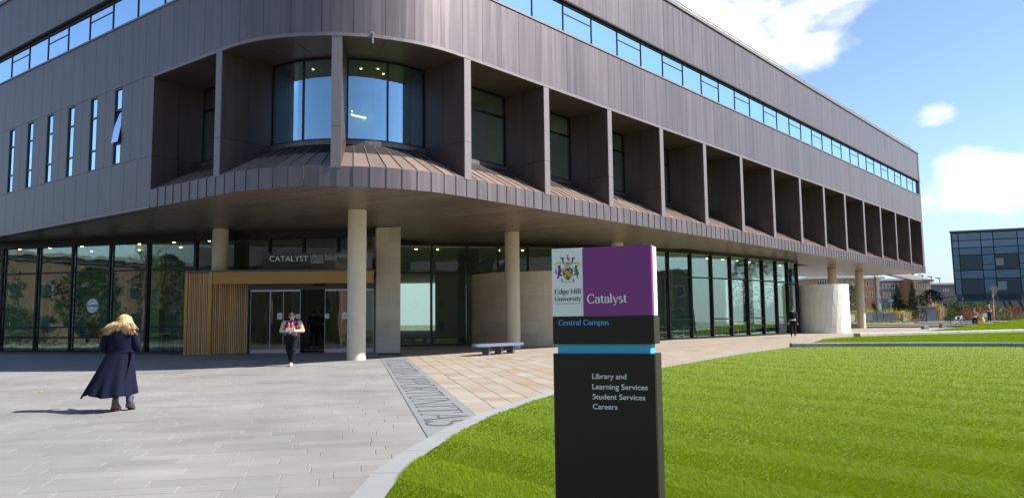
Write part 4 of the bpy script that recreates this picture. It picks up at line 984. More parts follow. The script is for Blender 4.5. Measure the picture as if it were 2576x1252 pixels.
crest_piece('crest_helmet', [[(215, 210), (238, 182), (262, 188), (276, 215), (262, 262), (240, 276), (222, 255)]], 'grey'); crest_piece('crest_visor', [[(214, 206), (262, 200), (268, 210), (218, 218)], [(262, 262), (292, 258), (280, 272), (266, 274)]], 'dark')
mant_l = [[(126, 140), (140, 120), (170, 120), (182, 140), (176, 170), (190, 195), (205, 208), (188, 212), (166, 195), (160, 160), (150, 138)], [(62, 235), (68, 205), (92, 188), (130, 190), (165, 205), (200, 215), (214, 235), (195, 230), (165, 222), (130, 208), (92, 208), (78, 222), (72, 248)]]
mir = lambda ps: [[(480-x, y) for x, y in q] for q in ps]
crest_piece('crest_mantling', [mant_l[0], mir(mant_l)[0]], 'dark'); crest_piece('crest_mantling', [mant_l[1], mir(mant_l)[1]], 'gold')
crest_piece('crest_scroll', [ell(188, 214, 16, 14), ell(292, 214, 16, 14), [(130, 142), (142, 124), (168, 124), (150, 134)], [(350, 142), (338, 124), (312, 124), (330, 134)], [(190, 262), (205, 222), (218, 232), (206, 262)]], 'gold')
crest_piece('crest_ribbon', [[(98, 434), (150, 420), (176, 436), (176, 462), (300, 462), (318, 430), (390, 420), (394, 430), (332, 444), (320, 484), (240, 474), (166, 486), (150, 442), (104, 446)]], 'pale')
crest_piece('crest_ribbon_end', [[(152, 432), (172, 434), (162, 472), (146, 470)], [(310, 430), (328, 428), (338, 466), (320, 472)]], 'red'); crest_piece('crest_motto', [[(170, 474), (240, 468), (322, 476), (322, 480), (240, 472), (168, 480)]], 'dark')
# ================================================================== NAME BOARD over the doors
yb = 31.35; a, b_ = aty(660, 637, yb), aty(936, 675, yb)
nb = thing('name_board', ((a.x+b_.x)/2, yb, b_.z-.15), 'dark glossy name board with pale capital letters above the entrance', 'sign')
m_ = MB(); m_.box(((a.x+b_.x)/2, yb, (a.z+b_.z)/2), (b_.x-a.x, .05, a.z-b_.z)); build('board', m_, mat('boardblack', (.012, .012, .013), .12, 0, coat=.4), nb)
for u in (670, 770, 902): p = aty(u, 680, yb); m_ = MB(); m_.box((p.x, yb+.03, (b_.z+3.84)/2), (.05, .04, b_.z-3.84)); build('post', m_, M['steel'], nb)
def btext(text, u0, u1, vb, cap, m='whitetext'):
    p, q_ = aty(u0, vb, yb-.026), aty(u1, vb, yb-.026); textobj('lettering', sans(text, p, (1, 0, 0), (0, 0, 1), aty(u0, vb-cap, yb).z-p.z, q_.x-p.x, .012), m, nb)
btext('CATALYST', 678, 775, 657.5, 13.2); btext('LIBRARY AND LEARNING SERVICES', 781, 918, 646.8, 5.6, 'steel'); btext('STUDENT SERVICES', 781, 847, 654.5, 5.6, 'steel'); btext('CAREERS', 781, 813, 662, 5.6, 'steel')
# round cafe logo on the window
c = aty(240, 769, 34.95); logo = thing('window_logo', (c.x, c.y, c.z-.32), 'round white cafe logo disc on the dark window behind the woman in the coat', 'logo')
ang = math.atan2(33.35-38.1, -13.6+31); lx = Vector((math.cos(ang), math.sin(ang), 0)); ln_ = Vector((math.sin(ang), -math.cos(ang), 0)); yl = 33.35 + (c.x+13.6)*math.tan(ang); c = Vector((c.x, yl, c.z)) + ln_*.03
def ldisc(r0, r1, a0, a1, m, off, n=40):
    m_ = MB()
    for i in range(n):
        A, B = R(a0+(a1-a0)*i/n), R(a0+(a1-a0)*(i+1)/n); f = lambda r_, a: c + ln_*off + lx*r_*math.cos(a) + Vector((0, 0, 1))*r_*math.sin(a)
        m_.poly([f(r0, A), f(r1, A), f(r1, B), f(r0, B)])
    return build('logo_ring', m_, M[m], logo)
ldisc(0, .315, 0, 360, 'white', 0); ldisc(.275, .285, 0, 360, 'greymetal', .004); ldisc(.19, .21, 35, 145, 'greymetal', .004); ldisc(.19, .21, 215, 325, 'greymetal', .004)
textobj('lettering', sans('53.3 DEGREES', c + ln_*.004 - lx*.275 - Vector((0, 0, .045)), lx, (0, 0, 1), .095, .55, .004, bold=.02), 'blacktext', logo)
# ================================================================== OVAL BENCH
bc = Vector((-.55, 29.95)); bd = Vector((1.82, 2.7)).normalized(); bn = Vector((-bd.y, bd.x)); gb = gz(bc.x, bc.y); hl, hw = 1.62, .34
bench = thing('oval_bench', (bc.x, bc.y, gb), 'oval bench with grey rim and slatted wooden top beside the round column', 'bench')
def oval(k, n=40): return [bc + bd*hl*k*math.copysign(abs(math.cos(2*math.pi*i/n))**.85, math.cos(2*math.pi*i/n)) + bn*(hw*k+(.0))*math.copysign(abs(math.sin(2*math.pi*i/n))**.85, math.sin(2*math.pi*i/n)) for i in range(n)]
m_ = MB(); o1, o2 = oval(1.0), [p for p in oval(.9)]; n = 40
for i in range(n):
    j = (i+1) % n; q = lambda p, z: (p.x, p.y, gb+z); m_.hexa([q(o1[i], .315), q(o1[j], .315), q(o2[j], .315), q(o2[i], .315), q(o1[i], .41), q(o1[j], .41), q(o2[j], .41), q(o2[i], .41)])
build('rim', m_, mat('benchrim', (.15, .20, .32), .45, .4, var=.03), bench)
inner = [Vector((p.x, p.y)) for p in oval(.893)]
for k in range(-6, 7):
    c = clip(clip(inner, bc + bn*(k*.047-.021), bn), bc + bn*(k*.047+.021), -bn)
    if len(c) >= 3: m_ = MB(); m_.prism([p[:] for p in c], gb+.36, gb+.402); build('seat_slat', m_, M['wood'], bench)
for k in (-.85, .0, .85):
    p = bc + bd*k*.95; m_ = MB(); m_.box((p.x, p.y, gb+.155), (.12, .30, .32), math.atan2(bd.y, bd.x)); m_.box((p.x, p.y, gb+.33), (.16, .5, .03), math.atan2(bd.y, bd.x)); build('leg', m_, M['greymetal'], bench)
# ================================================================== PEOPLE
def sdf_mesh(prims, res, k=.03):
    """one continuous skin around rounded cones ('c', a, b, ra, rb, mat) and ellipsoids ('e', c, r, mat[, rotz]) by surface nets"""
    lo = np.full(3, 1e9); hi = -lo
    for p in prims:
        if p[0] == 'c': A = np.array([p[1], p[2]]); r_ = max(p[3], p[4]); lo = np.minimum(lo, A.min(0)-r_); hi = np.maximum(hi, A.max(0)+r_)
        else: lo = np.minimum(lo, np.array(p[1])-max(p[2])); hi = np.maximum(hi, np.array(p[1])+max(p[2]))
    lo -= 3*res; hi += 3*res; n = np.ceil((hi-lo)/res).astype(int)+1
    gx, gy, gz_ = [lo[i]+np.arange(n[i])*res for i in range(3)]; X = np.stack(np.meshgrid(gx, gy, gz_, indexing='ij'), -1)
    D = np.full(X.shape[:3], 10.0)
    def pd(p, X):
        if p[0] == 'c':
            a, b = np.array(p[1], float), np.array(p[2], float); ba = b-a; h = np.clip(((X-a)@ba)/(ba@ba+1e-9), 0, 1); return np.linalg.norm(X-a-h[..., None]*ba, axis=-1) - (p[3]+(p[4]-p[3])*h)
        c, r_ = np.array(p[1], float), np.array(p[2], float); Y = X-c
        if len(p) > 4: co, si = math.cos(p[4]), math.sin(p[4]); Y = np.stack([Y[..., 0]*co+Y[..., 1]*si, -Y[..., 0]*si+Y[..., 1]*co, Y[..., 2]], -1)
        k0 = np.linalg.norm(Y/r_, axis=-1); return (k0-1)*r_.min()*np.clip(.4+.6*k0, .4, 1.2)
    for p in prims:
        d = pd(p, X); h = np.clip(.5+.5*(D-d)/k, 0, 1); D = D*(1-h)+d*h - k*h*(1-h)
    ins = D < 0; acc = np.zeros(tuple(n-1)+(3,)); cnt = np.zeros(tuple(n-1))
    for ax in range(3):
        sl0 = [slice(None)]*3; sl1 = [slice(None)]*3; sl0[ax] = slice(0, -1); sl1[ax] = slice(1, None)
        d0, d1 = D[tuple(sl0)], D[tuple(sl1)]; cr_ = (d0 < 0) != (d1 < 0); t = np.where(cr_, d0/(d0-d1+1e-12), 0)
        P = X[tuple(sl0)].copy(); P[..., ax] += t*res; P *= cr_[..., None]; oth = [i for i in range(3) if i != ax]
        for u in (0, 1):
            for v in (0, 1):
                s_ = [slice(None)]*3; s_[oth[0]] = slice(u, P.shape[oth[0]]-1+u); s_[oth[1]] = slice(v, P.shape[oth[1]]-1+v)
                acc += P[tuple(s_)]; cnt += cr_[tuple(s_)]
    idx = -np.ones(cnt.shape, int); m = cnt > 0; idx[m] = np.arange(m.sum()); V = acc[m]/cnt[m][:, None]; F = []
    for ax in range(3):
        sl0 = [slice(1, -1)]*3; sl1 = [slice(1, -1)]*3; sl0[ax] = slice(0, -1); sl1[ax] = slice(1, None)
        a, b = ins[tuple(sl0)], ins[tuple(sl1)]; I = np.argwhere(a != b); o1, o2 = [(1, 2), (2, 0), (0, 1)][ax]
        if not len(I): continue
        base = I.copy(); base[:, o1] += 1; base[:, o2] += 1; flip = a[tuple(I.T)]
        q = []
        for u, v in ((-1, -1), (0, -1), (0, 0), (-1, 0)): c = base.copy(); c[:, o1] += u; c[:, o2] += v; q.append(idx[tuple(c.T)])
        Q = np.stack(q, 1); Q[~flip] = Q[~flip][:, ::-1]; F.append(Q)
    F = np.concatenate(F); F = F[(F >= 0).all(1)]; C = V[F].mean(1)
    best = np.full(len(C), 9.0); lab = np.zeros(len(C), int)
    for p in prims:
        d = pd(p, C); mi = p[5] if p[0] == 'c' else p[3]; u = d < best; best[u] = d[u]; lab[u] = mi
    return V, F, lab
def sdf_obj(name, prims, mats, parent, T, res=.014, k=.03):
    V, F, lab = sdf_mesh(prims, res, k); V = np.array([T @ Vector(v) for v in V])
    me = bpy.data.meshes.new(name); me.from_pydata(V.tolist(), [], F.tolist())
    for m in mats: me.materials.append(M[m])
    me.polygons.foreach_set('material_index', lab.astype(np.int32)); me.polygons.foreach_set('use_smooth', [True]*len(F)); me.update()
    o = link(name, me, parent); sm = o.modifiers.new('s', 'SMOOTH'); sm.factor = .5; sm.iterations = 2; return o
def place(x, y, rz, zoff=0): return Matrix.Translation((x, y, gz(x, y)+zoff)) @ Matrix.Rotation(rz, 4, 'Z')
def tmb(mb, T): mb.v = [tuple(T @ Vector(v)) for v in mb.v]; return mb
def hand(w, d, side, mi, s=1.0):
    """palm and five bent fingers at wrist w pointing along d; side = thumb direction"""
    w, d, t = Vector(w), Vector(d).normalized(), Vector(side).normalized(); n = d.cross(t); P = []
    P.append(('c', w, w+d*.075*s, .024*s, .030*s, mi)); P.append(('c', w+d*.03*s+t*.012, w+d*.075*s+t*.03*s, .018*s, .012*s, mi))
    for i, l in enumerate((.072, .080, .074, .058)):
        b = w + d*.08*s + t*(.027-.018*i)*s; m_ = b + d*l*.5*s + n*.008*s; P += [('c', b, m_, .0095*s, .0088*s, mi), ('c', m_, m_+d*l*.42*s+n*.030*s, .0088*s, .0072*s, mi)]
    b = w + d*.025*s + t*.025*s; m_ = b + (d*.6+t*.8).normalized()*.035*s; P += [('c', b, m_, .012*s, .010*s, mi), ('c', m_, m_+d*.03*s+n*.01*s, .010*s, .008*s, mi)]
    return [('c', tuple(p[1]), tuple(p[2]), p[3], p[4], p[5]) for p in P]
def head_prims(c, ms, mh, face=(0, -1), s=1.0):
    """skull, jaw, nose, ears; hair is added separately"""
    c = Vector(c); f = Vector((face[0], face[1], 0)).normalized(); r_ = Vector((-f.y, f.x, 0)); a = math.atan2(f.y, f.x)+math.pi/2
    return [('e', tuple(c+Vector((0, 0, .03))-f*.012), (.075*s, .092*s, .098*s), ms, a), ('e', tuple(c+f*.028-Vector((0, 0, .045))), (.055*s, .058*s, .072*s), ms, a),
            ('c', tuple(c+f*.085+Vector((0, 0, .015))), tuple(c+f*.102-Vector((0, 0, .018))), .010, .014, ms), ('e', tuple(c+r_*.078-Vector((0, 0, .008))), (.012, .022, .032), ms, a), ('e', tuple(c-r_*.078-Vector((0, 0, .008))), (.012, .022, .032), ms, a),
            ('c', tuple(c-Vector((0, 0, .17))-f*.02), tuple(c-Vector((0, 0, .06))-f*.012), .055, .05, ms)]
# ---- woman in the long navy coat, seen from behind, walking away (local frame: +y forward)
wp = atg(300, 1033); T = place(wp.x, wp.y, R(4)); wo_ = thing('person', (wp.x, wp.y, gz(wp.x, wp.y)), 'woman with blond hair in long navy belted coat walking away', 'person')
prims = head_prims((0.01, .075, 1.47), 0, 0, (0.1, 1)) + [('c', (0, .0, 1.30), (0, -.01, .98), .13, .12, 1), ('c', (-.10, 0, .92), (-.085, .05, .50), .085, .06, 1), ('c', (.10, 0, .92), (.10, .02, .52), .085, .06, 1),
    ('c', (-.085, .05, .50), (-.055, -.03, .12), .058, .046, 1), ('c', (.10, .02, .52), (.115, .10, .16), .058, .046, 1), ('c', (-.055, -.03, .12), (-.055, .12, .045), .045, .035, 1), ('c', (.115, .10, .16), (.135, .22, .07), .045, .035, 1),
    ('c', (-.17, 0, 1.33), (-.30, .0, 1.06), .05, .04, 1), ('c', (-.30, .0, 1.06), (-.22, .20, .98), .04, .032, 0), ('c', (.17, 0, 1.33), (.27, .0, 1.08), .05, .04, 1), ('c', (.27, 0, 1.08), (.19, .21, 1.0), .04, .032, 0)]
prims += hand((-.21, .22, .98), (.7, .6, .1), (0, .2, 1), 0) + hand((.18, .23, 1.0), (-.7, .6, .1), (0, .2, 1), 0)
sdf_obj('body', prims, ['skin', 'jeans'], wo_, T, .013)
def loft(mb, rings, close=True):
    b = len(mb.v); n = len(rings[0])
    for r_ in rings: mb.v += [tuple(p) for p in r_]
    for i in range(len(rings)-1):
        for j in range(n if close else n-1): j2 = (j+1) % n; mb.face((b+i*n+j, b+i*n+j2, b+(i+1)*n+j2, b+(i+1)*n+j))
ct = MB(); rings = []; NS = 72
lev = [(1.425, .075, .065, .0, .03), (1.405, .13, .085, .0, .015), (1.375, .195, .105, .0, .0), (1.32, .225, .125, .0, -.005), (1.22, .222, .138, .0, -.01), (1.10, .212, .135, .0, -.01), (1.0, .205, .130, -.002, -.01), (.975, .203, .128, -.004, -.01),
       (.93, .222, .15, -.012, -.015), (.80, .262, .19, -.035, -.03), (.65, .308, .235, -.065, -.045), (.50, .352, .275, -.095, -.06), (.40, .385, .30, -.115, -.07), (.30, .415, .325, -.135, -.075), (.275, .42, .33, -.14, -.075)]
for z, rx, ry, ox, oy in lev:
    fl = max(0, (.98-z)/.7); ring = []
    for j in range(NS):
        a = 2*math.pi*j/NS; fold = 1 + fl*(.06*math.sin(7*a+1.0+2*z) + .045*math.sin(12*a+3*z) + .02*math.sin(3*a)); x = rx*math.cos(a)*fold; y = ry*math.sin(a)*fold
        lift = 0
        if fl > .2: lift = fl*(.03*math.sin(2*a+.8) - .07*math.exp(-((a-3.55)/.35)**2) + .012*math.sin(5*a))
        slit = math.exp(-((a-4.55)/.10)**2)*max(0, (.50-z)/.25)*.10 if z < .5 else 0
        ring.append((x+ox, y+oy+slit, z+lift))
    rings.append(ring)
loft(ct, rings)
for sx_, pts in ((-1, [(-.165, -.005, 1.345), (-.225, -.03, 1.26), (-.262, -.05, 1.15), (-.288, -.04, 1.05), (-.272, .05, 1.0), (-.235, .16, .985), (-.22, .21, .98)]), (1, [(.165, -.005, 1.345), (.225, -.02, 1.26), (.245, -.03, 1.16), (.258, -.015, 1.07), (.245, .06, 1.02), (.205, .18, 1.0), (.19, .22, 1.0)])):
    ct.tube(pts, [.074, .070, .063, .060, .056, .052, .048], 16, True)
col_r = []
for z, rx, ry, oy in ((1.37, .155, .112, .0), (1.405, .135, .105, .01), (1.45, .098, .092, .03), (1.462, .092, .088, .032), (1.45, .088, .084, .03)): col_r.append([(rx*math.cos(2*math.pi*j/36), ry*math.sin(2*math.pi*j/36)+oy, z+.015*math.sin(2*math.pi*j/36)) for j in range(36)])
loft(ct, col_r)
coat = build('coat', tmb(ct, T), M['navy'], wo_, True); sd = coat.modifiers.new('thick', 'SOLIDIFY'); sd.thickness = .008; sd.offset = -1; ss = coat.modifiers.new('sub', 'SUBSURF'); ss.levels = 1; ss.render_levels = 1
bt = MB(); br = []
for dz, k in ((-.024, 1.045), (-.02, 1.085), (.02, 1.085), (.024, 1.045)): br.append([(.208*k*math.cos(2*math.pi*j/40)-.003, .136*k*math.sin(2*math.pi*j/40)-.01, .985+dz+.02*(math.cos(2*math.pi*j/40)) - .02*max(0, -math.sin(2*math.pi*j/40))) for j in range(40)])
loft(bt, br)
bt.tube([(.20, -.09, 1.0), (.225, -.12, .90), (.20, -.165, .70), (.165, -.22, .52), (.13, -.245, .42)], [(.022, .006)]*5, 8); bt.tube([(.20, -.09, 1.0), (.235, -.10, .97), (.225, -.10, .93), (.205, -.11, 1.0)], [(.016, .006)]*4, 8)
build('coat_belt', tmb(bt, T), M['navy'], wo_, True)
hm = MB(); random.seed(2)
hm.cr = .5; hm.cr = .35; hm.ball((.008, .062, 1.51), (.086, .096, .102), 18, 12)
for i in range(520):
    a = random.uniform(-math.pi*1.02, .05) if i < 460 else random.uniform(0, math.pi); hx, hy = math.cos(a), math.sin(a); e_ = random.uniform(.7, 1.57); C0 = Vector((.008, .062, 1.51))
    on = lambda e, k: C0 + Vector((.088*hx*math.cos(e)*k, .098*hy*math.cos(e)*k, .104*math.sin(e)*k))
    p0, p1 = on(e_, 1.0), on(.45, 1.18); p1b = on(-.12, 1.36); wind = -.035 if hx < .2 else .015; sw = random.gauss(0, .017); zt_ = random.uniform(1.31, 1.41)
    bk_ = 1 if hy < .25 else 0; p2 = Vector((p1b.x*1.12 + wind*.45 + sw, (-.088 if bk_ else p1b.y), (p1b.z+zt_)/2 + random.gauss(0, .01))); p3 = Vector((p1b.x*1.30 + wind + sw*2.4 + hx*.02, (-.128 if bk_ else p1b.y - .012) + random.gauss(0, .010), zt_ - (.05 if abs(hx) > .6 else 0)))
    hm.cr = random.random(); hm.tube([p0, p1, p1b, p2, p3], [.006, .009, .009, .0075, .002], 4)
for i in range(16):
    z = random.uniform(1.33, 1.46); l = random.uniform(.02, .09); hm.cr = random.random(); hm.tube([(-.07, .0, z+.05), (-.13, -.03, z), (-.14-l, -.04, z+random.uniform(-.03, .03))], [.010, .008, .001], 5)
build('hair', tmb(hm, T), M['blond'], wo_, True)
def boot(mb, a, tilt, s=1.0):
    x, y, z = a; m_ = MB(); Mx = Matrix.Translation((x, y, z)) @ Matrix.Rotation(tilt, 4, 'X'); 
    m_.tube([(0, 0, .19), (0, -.002, .13), (0, .0, .07), (0, .0, .03)], [(.056, .050), (.053, .047), (.052, .055), (.050, .058)], 14); m_.tube([(0, -.045, .045), (0, .06, .05), (0, .13, .045), (0, .185, .035)], [(.044, .038), (.047, .046), (.050, .038), (.030, .020)], 12)
    m_.tube([(.0, -.055, .145), (0, -.06, .21)], [(.012, .004), (.008, .004)], 6)
    m_.cm = 1; m_.prism([(-.042, -.055), (.042, -.055), (.05, .06), (.055, .13), (.035, .195), (-.035, .195), (-.055, .13), (-.05, .06)], .0, .028); m_.prism([(-.042, -.055), (.042, -.055), (.042, .01), (-.042, .01)], -.012, .0)
    m_.v = [tuple(Mx @ Vector(v)) for v in m_.v]; return m_
for (x, y, z, tl) in ((-.055, -.06, .012, R(-3)), (.120, .085, .055, R(-24))):
    o = build('boot', tmb(boot(None, (x, y, z), tl), T), [M['boot'], M['rubber']], wo_, True, 50)
# ---- woman walking towards the camera with a box (local frame: faces -y)
fp = atg(733, 920.5); T = place(fp.x, fp.y, R(8)); T = T @ Matrix.Diagonal((1.13, 1.08, 1, 1)); fo = thing('person', (fp.x, fp.y, gz(fp.x, fp.y)), 'woman in floral sleeveless top, black trousers and sunglasses walking from the doors', 'person')
prims = head_prims((0, 0, 1.53), 0, 0, (0, -1), .98) + [('c', (-.09, .0, 1.33), (.09, 0, 1.33), .085, .085, 2), ('e', (0, -.015, 1.20), (.185, .135, .16), 2), ('e', (0, -.01, 1.03), (.195, .145, .16), 2), ('e', (0, .01, .90), (.215, .155, .13), 1),
    ('c', (-.10, .0, .86), (-.085, .03, .50), .105, .075, 1), ('c', (.095, 0, .86), (.045, -.09, .50), .105, .075, 1), ('c', (-.085, .03, .50), (-.04, .17, .16), .072, .052, 1), ('c', (.045, -.09, .50), (.0, -.06, .10), .072, .055, 1),
    ('c', (-.04, .17, .16), (-.03, .10, .05), .05, .04, 0), ('c', (.0, -.06, .10), (.0, -.17, .04), .046, .038, 0), ('c', (-.20, .01, 1.33), (-.275, .03, 1.09), .072, .06, 0), ('c', (.20, .01, 1.33), (.275, .03, 1.09), .072, .06, 0),
    ('c', (-.275, .03, 1.08), (-.115, -.21, 1.08), .052, .034, 0), ('c', (.275, .03, 1.08), (.115, -.21, 1.08), .052, .034, 0)]
prims += hand((-.12, -.215, 1.085), (.30, -.75, -.05), (0, -.2, 1), 0) + hand((.12, -.215, 1.085), (-.30, -.75, -.05), (0, -.2, 1), 0)
sdf_obj('body', prims, ['skin', 'blackcloth', 'floral'], fo, T, .014)
m_ = MB(); m_.ball((0, .022, 1.572), (.083, .094, .085), 16, 10); m_.ball((0, .105, 1.56), (.045, .04, .05), 10, 8); m_.tube([(0, .09, 1.54), (0, .12, 1.46), (0, .10, 1.38)], [.03, .03, .008], 8); build('hair', tmb(m_, T), M['brownhair'], fo, True)
m_ = MB(); [m_.ball((x, -.093, 1.545), (.030, .012, .022), 10, 6) for x in (-.035, .035)]; m_.tube([(-.075, -.03, 1.55), (-.06, -.088, 1.55), (0, -.104, 1.552), (.06, -.088, 1.55), (.075, -.03, 1.55)], .005, 6); build('sunglasses', tmb(m_, T), M['lens'], fo, True)
m_ = MB(); m_.tube([(-.024, -.094, 1.478), (0, -.098, 1.476), (.024, -.094, 1.478)], [.004, .006, .004], 6); build('lips', tmb(m_, T), mat('lips', (.45, .10, .09), .4), fo, True)
for x, y, z in ((0, -.12, 0), (-.03, .13, .0)): m_ = MB(); m_.tube([(x, y+.07, .035), (x, y, .035), (x, y-.08, .03), (x, y-.12, .022)], [(.036, .03), (.042, .035), (.045, .028), (.025, .018)], 12); build('shoe', tmb(m_, T), M['shoe'], fo, True)
for sd_i in (-1, 1): m_ = MB(); m_.tube([(sd_i*.13, -.06, 1.02), (sd_i*.145, -.125, 1.2), (sd_i*.13, -.085, 1.36), (sd_i*.125, .03, 1.405), (sd_i*.12, .10, 1.33)], [(.022, .007)]*5, 6); build('backpack_strap', tmb(m_, T), M['blackcloth'], fo, True)
bx = T @ Vector((0, -.30, 1.06)); box = thing('carton', bx, 'pale carton held by the woman in the floral top', 'box')
m_ = MB(); m_.box((0, -.30, 1.11), (.225, .17, .10)); build('carton_body', tmb(m_, T), M['card'], box); m_ = MB(); m_.box((0, -.30, 1.166), (.215, .16, .010)); build('carton_lid', tmb(m_, T), M['white'], box)
for k, x in enumerate((-.045, .045)):
    p = T @ Vector((x, -.30, 1.172)); m_ = MB(); m_.lathe([(.0, 0), (.036, 0), (.038, .09), (.030, .11), (.016, .125), (.016, .14), (0, .14)], (x, -.30, 1.172), 16); bo = thing('drink_bottle', p, ('red drink bottle on the left side of the carton' if k == 0 else 'red drink bottle on the right side of the carton'), 'bottle'); build('bottle_body', tmb(m_, T), M['red'], bo, True, 40)
    m_ = MB(); m_.lathe([(.018, 0), (.018, .02), (0, .02)], (x, -.30, 1.308), 12); build('cap', tmb(m_, T), M['white'], bo, True, 40)
# ---- generic walking figure for the smaller people
def figure(x, y, rz, label, mats, pose='walk', hair='blackhair', h=1.0, res=.018, zoff=0):
    """mats: skin, trousers, top; local frame faces +y"""
    T = place(x, y, rz, zoff) @ Matrix.Scale(h, 4); o = thing('person', (x, y, gz(x, y)+zoff), label, 'person')
    P = [('c', (-.13, 0, 1.40), (.13, 0, 1.40), .07, .07, 2), ('e', (0, 0, 1.25), (.18, .115, .19), 2), ('e', (0, 0, 1.05), (.155, .11, .17), 2), ('e', (0, -.01, .93), (.165, .12, .12), 1)]
    hc = (0, .03, 1.60); P += head_prims(hc, 0, 0, (.35, 1))
    if pose == 'walk':
        P += [('c', (-.085, 0, .88), (-.10, .10, .50), .085, .062, 1), ('c', (-.10, .10, .50), (-.10, .16, .12), .058, .042, 1), ('c', (.085, 0, .88), (.10, -.02, .49), .085, .062, 1), ('c', (.10, -.02, .49), (.11, -.20, .14), .058, .042, 1), ('c', (-.10, .16, .10), (-.10, .30, .04), .042, .035, 3), ('c', (.11, -.20, .13), (.115, -.08, .04), .042, .035, 3)]
        P += [('c', (-.20, 0, 1.40), (-.25, -.06, 1.13), .055, .045, 2), ('c', (-.25, -.06, 1.13), (-.24, .06, .92), .043, .034, 2), ('c', (.20, 0, 1.40), (.25, -.03, 1.12), .055, .045, 2), ('c', (.25, -.03, 1.12), (.25, .02, .88), .043, .034, 2)] + hand((-.24, .07, .91), (0, .3, -1), (1, 0, 0), 0) + hand((.25, .02, .87), (0, .1, -1), (0, 1, 0), 0)
    elif pose == 'stand':
        P += [('c', (-.085, 0, .88), (-.10, .02, .48), .085, .062, 1), ('c', (-.10, .02, .48), (-.11, .0, .10), .058, .042, 1), ('c', (.085, 0, .88), (.10, .02, .48), .085, .062, 1), ('c', (.10, .02, .48), (.13, .0, .10), .058, .042, 1), ('c', (-.11, .0, .07), (-.12, .15, .04), .042, .035, 3), ('c', (.13, .0, .07), (.15, .15, .04), .042, .035, 3)]
        P += [('c', (-.20, 0, 1.40), (-.24, .0, 1.13), .055, .045, 2), ('c', (-.24, .0, 1.13), (-.10, .17, 1.10), .043, .034, 0), ('c', (.20, 0, 1.40), (.24, .0, 1.13), .055, .045, 2), ('c', (.24, .0, 1.13), (.10, .17, 1.10), .043, .034, 0)] + hand((-.10, .18, 1.10), (1, .4, 0), (0, 0, 1), 0) + hand((.10, .18, 1.10), (-1, .4, 0), (0, 0, 1), 0)
    else:                                           # sitting, seat height .42
        Z = -.46; P = [(p[0], (p[1][0], p[1][1], p[1][2]+Z), (p[2][0], p[2][1], p[2][2]+Z), *p[3:]) if p[0] == 'c' else ('e', (p[1][0], p[1][1], p[1][2]+Z), *p[2:]) for p in P]
        P += [('c', (-.09, 0, .44), (-.11, .42, .47), .088, .066, 1), ('c', (-.11, .42, .47), (-.11, .40, .10), .06, .042, 1), ('c', (.09, 0, .44), (.11, .42, .47), .088, .066, 1), ('c', (.11, .42, .47), (.11, .46, .10), .06, .042, 1), ('c', (-.11, .40, .07), (-.11, .54, .04), .042, .035, 3), ('c', (.11, .46, .07), (.11, .60, .04), .042, .035, 3)]
        P += [('c', (-.20, 0, .94), (-.25, .10, .70), .055, .045, 2), ('c', (-.25, .10, .70), (-.10, .30, .62), .043, .034, 2), ('c', (.20, 0, .94), (.25, .10, .70), .055, .045, 2), ('c', (.25, .10, .70), (.10, .30, .62), .043, .034, 2)] + hand((-.10, .31, .62), (.6, .6, -.1), (0, 0, 1), 0) + hand((.10, .31, .62), (-.6, .6, -.1), (0, 0, 1), 0); hc = (0, .03, 1.14)
    sdf_obj('body', P, mats, o, T, res)
    m_ = MB(); m_.ball((hc[0]-.008, hc[1]-.022, hc[2]+.045), (.083, .094, .088), 14, 9); build('hair', tmb(m_, T), M[hair], o, True)
    return o, T
mp = atg(1996, 849.5); o, T = figure(mp.x, mp.y, R(-22), 'man with dark jacket and black backpack walking past the curved glass wall', ['skin2', 'blackcloth', 'darkjacket', 'shoe'], 'walk', 'blackhair', 1.0)
bp_ = T @ Vector((0, -.2, 1.0)); bpk = thing('backpack', bp_, 'black backpack with a pale lower band on the man by the glass', 'backpack')
V, F, lab = sdf_mesh([('e', (0, -.20, 1.26), (.17, .11, .22), 0), ('e', (0, -.21, 1.10), (.165, .12, .14), 0), ('e', (0, -.29, 1.14), (.11, .05, .10), 0)], .016, .05); me = bpy.data.meshes.new('sack'); me.from_pydata([tuple(T @ Vector(v)) for v in V], [], F.tolist()); me.materials.append(M['blackcloth']); me.polygons.foreach_set('use_smooth', [True]*len(F)); link('sack', me, bpk)
m_ = MB(); m_.tube([(-.15, -.24, 1.02), (0, -.335, 1.02), (.15, -.24, 1.02)], [(.02, .03)]*3, 8); build('reflective_band', tmb(m_, T), M['white'], bpk, True)
for sx_ in (-1, 1): m_ = MB(); m_.tube([(sx_*.11, -.12, 1.42), (sx_*.12, .03, 1.475), (sx_*.13, .115, 1.36), (sx_*.15, .09, 1.15), (sx_*.15, -.10, 1.05)], [(.025, .007)]*5, 6); build('strap', tmb(m_, T), M['blackcloth'], bpk, True)
